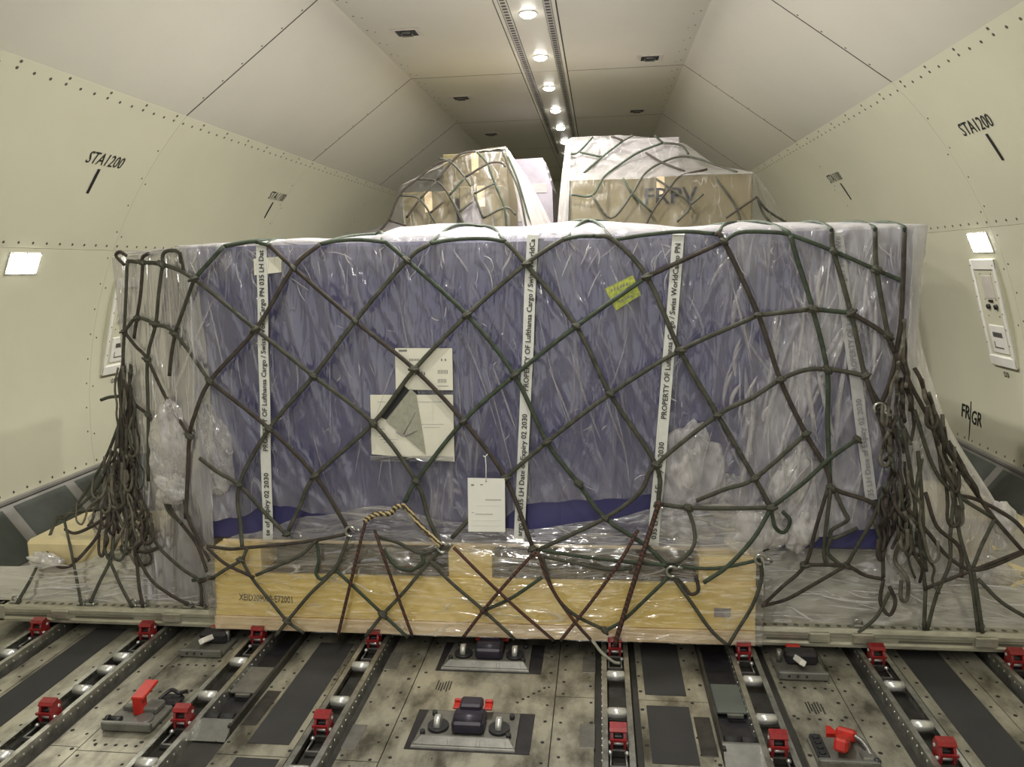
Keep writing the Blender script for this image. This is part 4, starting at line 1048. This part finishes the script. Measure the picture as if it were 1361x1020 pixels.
# head line over the top edge
for c in ([(962, 321), (984, 309), (1030, 309), (1055, 314), (1108, 334), (1165, 359), (1200, 374)], [(700, 351), (735, 325), (765, 315), (791, 314)], [(340, 322), (358, 326)], [(297, 328), (330, 322), (345, 321)],
          [(425, 325), (450, 320), (480, 319), (513, 322)], [(571, 324), (600, 319), (640, 317), (672, 321)], [(815, 319), (860, 312), (910, 308), (950, 311)]):
    cord(c, .0085, 'net_green', dy=.006)
for px, py, dx in ((297, 328, .15), (358, 326, -.15), (425, 325, .2), (513, 322, -.2), (571, 324, .2), (672, 321, -.2), (750, 317, .2), (815, 319, -.2), (950, 311, .2), (1051, 313, -.2), (1105, 308, 0), (1163, 308, 0), (1202, 309, 0)):
    b = MB(); b.tube(catmull(top(px, py, dx), 5), .009, 7, .8, Vector((0, 0, 1))); b.build('net_cord', 'net_green', net)
# left flank
for c in ([(216, 352), (211, 390), (207, 431), (196, 478), (197, 552), (197, 640)], [(258, 371), (247, 402), (233, 442)], [(165, 441), (182, 423), (207, 431), (233, 444), (279, 507)], [(233, 444), (228, 470), (225, 500)],
          [(190, 349), (187, 390), (182, 423), (178, 450)], [(169, 347), (167, 400), (165, 441), (163, 500), (164, 560)], [(165, 441), (180, 460), (196, 478), (220, 528), (252, 580)], [(163, 515), (180, 538), (197, 552), (208, 572)],
          [(222, 528), (223, 545), (226, 560)], [(216, 352), (217, 338), (226, 333), (238, 336), (241, 350)], [(188, 352), (190, 342), (198, 337)], [(165, 352), (154, 340), (160, 335), (168, 340)], [(241, 335), (243, 350), (244, 362)]):
    cord(c, .0088, rn.choice(('net_brown', 'net_cord')), dy=-.01)
# foot: cords gathered along the crate
for c in ([(275, 726), (305, 730), (330, 728), (375, 724), (421, 718), (465, 709)], [(329, 728), (321, 744), (300, 757), (283, 768)], [(321, 744), (335, 769), (360, 800), (382, 826), (404, 842)], [(465, 709), (446, 755), (412, 790), (382, 826), (366, 846)],
          [(421, 718), (400, 738), (370, 752), (340, 765)], [(421, 720), (424, 745), (420, 762), (428, 770), (445, 757)], [(588, 727), (566, 752), (538, 786), (509, 817), (486, 846)], [(445, 757), (470, 780), (509, 817), (542, 848)],
          [(588, 727), (560, 736), (530, 722), (502, 714)], [(560, 736), (562, 748), (545, 758), (525, 752), (510, 730)], [(572, 746), (600, 775), (643, 812), (684, 850)], [(643, 812), (680, 795), (720, 768)],
          [(708, 729), (760, 738), (815, 745), (890, 752), (950, 756), (1011, 744)], [(722, 740), (770, 750), (805, 757), (840, 756)], [(892, 764), (860, 795), (828, 825), (806, 838)], [(892, 764), (918, 800), (945, 838), (967, 858)],
          [(1011, 747), (1012, 770), (1000, 805), (980, 838), (968, 858)], [(720, 738), (735, 785), (760, 815), (804, 838)], [(925, 765), (928, 785), (918, 790), (908, 778), (900, 770)], [(914, 676), (922, 700), (922, 725), (905, 745), (885, 748)],
          [(283, 768), (270, 770), (255, 772)], [(1025, 675), (1030, 700), (1042, 708), (1050, 692), (1040, 680)], [(275, 728), (300, 750), (338, 768)]):
    cord(c, .0082, rn.choice(NM), dy=-.004 if rn.random() < .5 else -.012)
# knots at the crossings
b = MB(); b.box((-.016, -.011, -.014), (.016, .009, .014), .006); b.tube([(-.02, -.008, .004), (0, -.014, .0), (.02, -.008, -.004)], .006, 6); km = b.mesh('knot')
KN = [(258, 371), (340, 438), (417, 500), (496, 563), (553, 640), (390, 356), (472, 427), (551, 491), (616, 560), (672, 636), (541, 346), (621, 419), (684, 499), (727, 588), (804, 689), (700, 351), (766, 434), (811, 524), (872, 618), (875, 670), (860, 368), (904, 466), (954, 552), (1003, 636), (1025, 675), (962, 321), (1008, 419), (1037, 505), (1071, 577), (1104, 648), (1080, 411), (1099, 491), (1131, 416), (1150, 500), (1108, 334), (1165, 359), (1180, 446), (1170, 540), (279, 507), (358, 570), (318, 645), (419, 633), (252, 580), (216, 352), (207, 431), (233, 444), (196, 478), (197, 552), (165, 441), (182, 423), (189, 349), (321, 744), (382, 826), (509, 817), (643, 812), (382, 710), (769, 643), (804, 838), (708, 730), (1139, 584), (914, 675), (1070, 751), (1125, 752)]
for px, py in KN:
    o = link('knot', km, rn.choice(('net_cord', 'net_green')), net, p3(px, py, -.006)); o.rotation_euler = (0, rn.uniform(-.8, .8), 0)
    s_ = rn.uniform(.9, 1.2); o.scale = (s_, s_, s_)
# hooks and rings
b = MB(); b.tube([(math.cos(a)*.022, 0, math.sin(a)*.022) for a in [PI*.15+i*PI*1.55/14 for i in range(15)]], .0065, 8); b.tube([(.02, 0, .01), (.03, 0, .02), (.045, 0, .012)], .007, 8); hm = b.mesh('hook')
for px, py, ry in ((466, 707, .3), (588, 728, .1), (893, 760, 0), (1011, 744, .5), (1169, 543, 1.2)):
    o = link('hook', hm, 'ring_steel', net, p3(px, py, -.022)); o.rotation_euler = (0, ry, 0)
# legs and tangles at the two ends of the net
LEGS_L = [[(160, 560), (140, 610), (110, 660), (88, 688), (75, 692), (60, 728), (42, 768), (22, 803)], [(150, 600), (128, 650), (95, 682), (86, 690), (90, 712), (97, 745), (108, 804)], [(76, 688), (110, 680), (150, 676)],
          [(86, 704), (100, 709), (122, 700), (140, 688)], [(135, 690), (130, 712), (112, 735), (100, 747)], [(144, 690), (139, 728), (146, 746), (160, 778), (176, 808)], [(153, 688), (150, 720), (146, 746), (132, 775), (120, 802)],
          [(190, 690), (192, 715), (180, 732), (182, 750), (185, 780), (190, 808)], [(178, 700), (180, 732), (200, 770), (225, 790), (250, 804)], [(192, 690), (210, 726), (240, 755), (265, 774), (268, 806)], [(210, 728), (196, 734), (181, 733)],
          [(265, 774), (285, 768)], [(219, 660), (232, 685), (248, 705), (262, 725), (275, 760)], [(245, 665), (250, 690), (265, 720), (278, 745)], [(218, 662), (224, 680), (242, 696)], [(57, 724), (75, 752), (95, 752), (100, 742)], [(134, 532), (146, 528), (158, 527)]]
for c in LEGS_L: cord(c, .0088, rn.choice(('net_brown', 'net_cord')), dy=-.012)
LEGS_R = [[(1100, 650), (1085, 700), (1070, 751), (1040, 780), (1013, 806)], [(1104, 650), (1098, 700), (1095, 730), (1100, 750), (1125, 752)], [(1070, 751), (1100, 751), (1125, 752), (1150, 765), (1174, 770)], [(1125, 752), (1080, 778), (1045, 797), (1013, 806)],
          [(1180, 640), (1160, 690), (1140, 725), (1125, 752)], [(1162, 690), (1172, 730), (1174, 768)], [(1174, 770), (1170, 800), (1182, 818), (1190, 800), (1182, 780)], [(1182, 788), (1165, 820), (1140, 842)], [(1150, 500), (1170, 560), (1180, 600)],
          [(1110, 655), (1122, 680), (1126, 692), (1105, 705), (1108, 716), (1140, 702)], [(1104, 716), (1100, 735), (1118, 752)], [(1200, 570), (1212, 640), (1222, 720), (1230, 785)], [(1190, 470), (1220, 530), (1260, 600), (1300, 660), (1322, 690), (1361, 735)],
          [(1232, 782), (1275, 765), (1320, 748), (1366, 730)], [(1205, 675), (1235, 710), (1262, 742), (1300, 758), (1366, 733)], [(1215, 545), (1240, 620), (1268, 655), (1322, 690)], [(1268, 655), (1275, 710), (1290, 765), (1300, 840)],
          [(1268, 660), (1263, 710), (1262, 750), (1245, 790), (1232, 838)], [(1230, 785), (1228, 838)], [(1322, 690), (1305, 725), (1293, 755)], [(1293, 755), (1300, 800), (1306, 842)], [(1300, 770), (1330, 800), (1366, 822)],
          [(1270, 658), (1300, 665), (1345, 690), (1368, 715)], [(1220, 600), (1225, 660), (1228, 730), (1231, 760)], [(1225, 610), (1218, 650), (1215, 690)], [(1230, 655), (1245, 700), (1275, 728), (1278, 768)], [(1208, 720), (1213, 735), (1222, 738)]]
for c in LEGS_R: cord(c, .0085, rn.choice(('net_brown', 'net_cord', 'net_cord')), dy=-.015)
def tangle(px0, py0, px1, py1, n, wid, seed, loop=.5, r=.0075, dmin=-.06, dmax=.02):
    """slack cords hanging in loops between two heights"""
    q = random.Random(seed)
    for i in range(n):
        t0 = q.uniform(0, .6); t1 = min(1, t0+q.uniform(.25, .6)); pts = []
        m_ = 5; x = q.gauss(0, wid*.5)
        for j in range(m_+1):
            t = t0+(t1-t0)*j/m_; x += q.gauss(0, wid*.28); x = max(-wid*1.5, min(wid*1.5, x))
            pts.append((px0+(px1-px0)*t+x*(.35+.9*t), py0+(py1-py0)*t, q.uniform(dmin, dmax)))
        if q.random() < loop:
            e = pts[-1]; s_ = q.choice((-1, 1))*q.uniform(5, 13)
            pts += [(e[0]+s_*.6, e[1]+10, e[2]), (e[0]+s_*1.5, e[1]+4, e[2]-.01), (e[0]+s_*1.4, e[1]-18, e[2])]
        cord(pts, r*q.uniform(.7, 1.2), q.choice(('net_brown', 'net_brown', 'net_cord', 'net_worn')), k=4)
tangle(166, 455, 166, 735, 22, 16, 1)
tangle(168, 570, 172, 742, 18, 22, 2, .7)
tangle(150, 590, 135, 700, 12, 18, 5, .6)
tangle(1204, 395, 1195, 600, 10, 11, 3, .2)
tangle(1185, 545, 1183, 735, 15, 18, 4, .4)
tangle(1215, 480, 1285, 690, 11, 16, 6, .2)
tangle(1195, 600, 1200, 790, 12, 26, 8, .6)
# tie-down feet on the pallet rail
b = MB(); b.box((-.022, -.018, 0), (.022, .018, .014), .004); b.tube([(math.cos(a)*.016, 0, .016+math.sin(a)*.018) for a in [i*PI/8 for i in range(9)]], .005, 6); tm = b.mesh('tie_foot')
for px in (22, 110, 122, 178, 190, 250, 268, 1140, 1230, 1302):
    y_ = 3.305; p = at(px, 806 if px < 600 else 841, 'y', y_); link('tie_foot', tm, 'ring_steel', net, Vector((p.x, y_, .134)))

# ================================================================== lashing ropes over the crate
def rope(pts, label, mt='rope_red', r=.0075, name='lashing_rope', dy=-.03):
    P_ = [p3(p[0], p[1], dy) for p in pts]; o = P_[-1]
    b = MB(); b.tube([p-o for p in catmull(P_, 8)], r, 8); ob = b.build(name, mt, None, o); return tag(ob, label, 'rope')
rope([(486, 694), (478, 725), (466, 775), (449, 846)], 'dark red rope dropping from the yellow twisted rope down to the deck')
rope([(498, 705), (508, 735), (524, 780), (548, 846)], 'braided red rope slanting down the crate from the yellow twisted rope')
rope([(603, 728), (645, 770), (690, 812), (736, 852)], 'thin braided rope slanting from the hook below the tag to the crate foot')
rope([(712, 733), (678, 770), (648, 805), (616, 847)], 'dark rope crossing the crate from the middle strap foot towards the stencil')
rope([(714, 733), (732, 780), (760, 822), (786, 852)], 'dark rope crossing the crate from the middle strap foot towards the dark label')
rope([(876, 668), (866, 700), (850, 750), (832, 808), (817, 858)], 'dark red rope pulled taut from the net knot at the bunched film to the deck', r=.0105)
rope([(848, 705), (825, 745), (790, 795), (745, 852)], 'dark red rope slanting over the crate, crossing under the taut rope')
rope([(484, 693), (500, 684), (518, 683), (526, 675), (536, 673), (545, 681), (560, 700), (586, 726)], 'yellow and brown twisted rope looped over the net cords', 'rope_yellow', .0115)
rope([(786, 850), (792, 858), (800, 868), (815, 880), (824, 882)], 'pale frayed cord end hanging below the crate', 'flap_grey', .007, 'cord_end')

# ================================================================== loads on the pallets behind
for s, lab in ((-1, 'aluminium pallet under the stacked cartons of the row behind'), (1, 'aluminium pallet under the large carton of the row behind')):
    p = thing('cargo_pallet', lab, 'pallet', (s*1.25, 7.15, .0545))
    b = MB(); b.box((-1.2, -1.2, 0), (1.2, 1.2, .012)); b.build('base_sheet', 'pallet_alu', p)
    b = MB(); b.box((-1.22, -1.22, 0), (1.22, -1.16, .08), .004); b.box((-1.22, 1.16, 0), (1.22, 1.22, .08), .004); b.box((-1.22, -1.16, 0), (-1.16, 1.16, .08), .004); b.box((1.16, -1.16, 0), (1.22, 1.16, .08), .004); b.build('edge_rail', 'pallet_alu', p)
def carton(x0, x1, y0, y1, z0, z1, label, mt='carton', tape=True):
    c = Vector(((x0+x1)/2, (y0+y1)/2, z0)); t = thing('carton', label, 'carton', c, None)
    b = MB(); b.box(Vector((x0, y0, z0))-c, Vector((x1, y1, z1))-c, .008); b.build('box', mt, t)
    if tape:
        b = MB(); b.box((-.03, y0-c.y-.002, z1-z0-.16), (.03, y0-c.y, z1-z0)); b.box((-.03, y0-c.y-.002, z1-z0), (.03, y1-c.y, z1-z0+.002)); b.build('tape', 'plank', t)
    return t, c
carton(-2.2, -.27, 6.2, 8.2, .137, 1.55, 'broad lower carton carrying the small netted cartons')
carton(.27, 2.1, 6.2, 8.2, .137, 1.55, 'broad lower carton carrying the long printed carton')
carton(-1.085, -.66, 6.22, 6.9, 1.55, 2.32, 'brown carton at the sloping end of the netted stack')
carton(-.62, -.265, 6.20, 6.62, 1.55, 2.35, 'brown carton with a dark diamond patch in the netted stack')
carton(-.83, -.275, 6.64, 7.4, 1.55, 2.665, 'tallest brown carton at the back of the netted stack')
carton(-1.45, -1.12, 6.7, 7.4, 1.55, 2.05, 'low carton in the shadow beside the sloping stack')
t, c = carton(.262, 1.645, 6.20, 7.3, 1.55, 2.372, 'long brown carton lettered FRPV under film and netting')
text('carton_print', 'FRPV', Matrix.Translation(Vector((.82, 6.194, 2.17))-c) @ Matrix.Rotation(PI/2, 4, 'X'), .17, 'black_print', t, width=.40, bold=.01)
t, c = carton(.30, 1.12, 6.45, 7.3, 2.376, 2.70, 'hazy film-covered carton lying on top of the long printed carton', 'grey_carton', False)
# dark diamond patch on the stack
o_ = at(630, 288, 'y', 6.17); b = MB(); b.prism([(-.115, .0), (.0, .15), (.075, .02), (.03, -.14), (-.06, -.12)], 'y', -.002, .002)
tag(b.build('dark_patch', 'grey_carton', None, o_), 'dark grey diamond-shaped cloth caught in the net over the cartons', 'cloth')
# tall white load further back, seen in the gap
tw = thing('white_load', 'tall pale film-wrapped load far back in the gap between the stacks', 'wrapped load', (-.28, 8.95, 0))
b = MB(); b.prism([(-.28, .0), (-.28, 2.86), (.16, 2.87), (.26, 2.55), (.30, .0)], 'y', -.35, .6); b.build('wrapped_body', 'white_load', tw)
for z in (1.6, 1.9, 2.2, 2.5):
    b = MB(); b.box((-.20, -.356, z), (.20, -.350, z+.10), .001); b.build('carton_layer', 'grey_carton', tw)
tag(bundle('wrapped_bundle', 'dark wrapped load far back by the wall lining', 'bundle', -2.4, -1.3, 8.6, 10, 2.18, 'grey_carton', 9, .03, 0), 'dark wrapped load far back by the wall lining', 'bundle')
# film over the stacks
fs = thing('stack_film', 'clear film over the netted stack of small cartons', 'plastic film', (0, 0, 0))
def bgs(nm, rows, par, milk, seed, mt='film_far', amp=.02, fr=(7, 4), ku=8, kv=8, push=Vector((0, -1, 0))):
    return sheet(nm, [[at(a, b_, 'y', y) for a, b_, y in r] for r in rows], mt, par, ku, kv, amp, fr, milk, .25 if milk > .2 else .05, seed, push)
bgs('front_film', [[(532, 250, 6.2), (560, 236, 6.2), (590, 222, 6.22), (625, 206, 6.25), (672, 200, 6.3)], [(520, 285, 6.16), (555, 280, 6.16), (592, 275, 6.16), (630, 265, 6.16), (676, 255, 6.16)], [(505, 330, 6.14), (550, 330, 6.14), (592, 330, 6.14), (632, 330, 6.14), (680, 330, 6.14)]], fs, .03, 50)
bgs('side_film', [[(672, 198, 6.35), (675, 199, 6.6), (678, 202, 6.9), (680, 206, 7.2)], [(682, 240, 6.3), (690, 240, 6.5), (700, 242, 6.8), (706, 245, 7.1)], [(695, 300, 6.2), (708, 300, 6.35), (724, 302, 6.6), (736, 304, 6.8)], [(700, 335, 6.2), (716, 335, 6.3), (734, 335, 6.5), (748, 335, 6.7)]], fs, .42, 51, 'film_far')
bgs('top_film', [[(532, 250, 6.2), (590, 221, 6.25), (625, 205, 6.3), (672, 198, 6.35)], [(545, 243, 6.8), (592, 218, 6.8), (630, 204, 6.8), (675, 200, 6.8)]], fs, .25, 52, push=Vector((0, 0, 1)))
fs2 = thing('stack_film', 'clear film over the long printed carton and its top load', 'plastic film', (0, 0, 0))
bgs('front_film', [[(757, 239, 6.17), (820, 237, 6.17), (880, 234, 6.17), (940, 232, 6.17), (1000, 230, 6.17)], [(755, 275, 6.15), (820, 275, 6.15), (880, 275, 6.15), (945, 275, 6.15), (1012, 272, 6.15)], [(752, 330, 6.14), (820, 330, 6.14), (880, 330, 6.14), (950, 330, 6.14), (1030, 325, 6.14)]], fs2, .02, 53)
bgs('top_film', [[(760, 183, 6.42), (800, 181, 6.42), (840, 181, 6.42), (905, 190, 6.42), (950, 218, 6.42), (1000, 229, 6.40)], [(758, 212, 6.34), (800, 211, 6.34), (845, 211, 6.34), (900, 214, 6.34), (950, 224, 6.34), (1000, 230, 6.34)], [(757, 240, 6.17), (800, 239, 6.17), (845, 238, 6.17), (900, 234, 6.17), (950, 232, 6.17), (1000, 231, 6.17)]], fs2, .24, 54, 'film_far')
bgs('side_film', [[(752, 190, 6.6), (755, 186, 6.5), (760, 183, 6.4)], [(746, 240, 6.5), (751, 240, 6.4), (757, 240, 6.18)], [(738, 330, 6.5), (746, 330, 6.35), (754, 330, 6.16)]], fs2, .5, 55, 'film_white')
bgs('end_film', [[(1000, 230, 6.18), (1003, 231, 6.5), (1006, 233, 6.9)], [(1014, 262, 6.18), (1020, 262, 6.5), (1026, 262, 6.9)], [(1036, 320, 6.18), (1046, 320, 6.5), (1055, 320, 6.9)]], fs2, .4, 56, 'film_grey')
# nets over the stacks
def bgnet(label, lines, y0):
    t = thing('cargo_net', label, 'cargo net', (0, 0, 0))
    for c in lines:
        b = MB(); b.tube(catmull([at(p[0], p[1], 'y', y0+(p[2] if len(p) > 2 else 0)) for p in c], 5), .0095, 6, .7); b.build('net_cord', rn.choice(NM), t)
bgnet('dark cargo net over the stack of small cartons behind', [
    [(500, 312), (517, 292), (532, 258), (555, 238), (580, 218), (600, 212)], [(517, 293), (540, 300)], [(532, 260), (558, 265), (582, 302)], [(555, 238), (580, 241), (597, 260), (617, 302)], [(558, 265), (540, 290)], [(580, 241), (558, 265)], [(583, 210), (600, 216), (618, 236), (626, 248)], [(580, 241), (600, 216), (612, 205), (632, 201)],
    [(634, 202), (648, 218), (658, 245), (670, 275), (674, 305)], [(618, 236), (648, 218), (665, 216), (672, 222)], [(597, 260), (618, 236)], [(597, 260), (610, 282), (618, 302)], [(610, 282), (628, 268)], [(630, 258), (658, 243)], [(630, 258), (642, 290)], [(642, 290), (672, 276), (686, 286)], [(572, 283), (590, 268)],
    [(668, 202, .1), (676, 222, .1), (690, 255, .1), (700, 305, .1)], [(675, 208, .2), (688, 240, .2), (697, 270, .2), (707, 305, .2)]], 6.12)
bgnet('dark cargo net over the long printed carton behind', [
    [(788, 182, .25), (769, 202, .2), (757, 205, .2)], [(828, 187, .25), (800, 209, .2), (776, 230, .1)], [(841, 180, .25), (828, 187, .25)], [(881, 190, .25), (850, 202, .2), (825, 218, .15), (802, 236, .05), (787, 260, 0), (760, 259, 0)], [(787, 260, 0), (812, 290, 0), (840, 258, 0), (856, 232, .05), (880, 216, .15), (912, 208, .22), (960, 222, .15), (980, 229, .1)],
    [(881, 190, .25), (905, 193, .25), (915, 205, .22)], [(812, 181, .25), (828, 187, .25)], [(769, 202, .2), (800, 209, .2)], [(858, 300, 0), (868, 280, 0), (890, 250, 0), (905, 234, .05), (940, 225, .12)], [(828, 237, .04), (841, 258, 0), (866, 282, 0)], [(858, 203, .2), (880, 216, .15), (910, 228, .1)], [(872, 238, .03), (890, 250, 0), (917, 273, 0), (900, 295, 0)],
    [(917, 273, 0), (935, 258, 0)], [(950, 235, 0), (975, 270, 0), (985, 295, 0)], [(965, 290, 0), (985, 276, 0), (1006, 262, .02)], [(1006, 262, .05), (1020, 280, .1), (1052, 300, .2)], [(1006, 262, .05), (1015, 285, .1), (1030, 302, .1)], [(870, 180, .25), (881, 190, .25)]], 6.11)
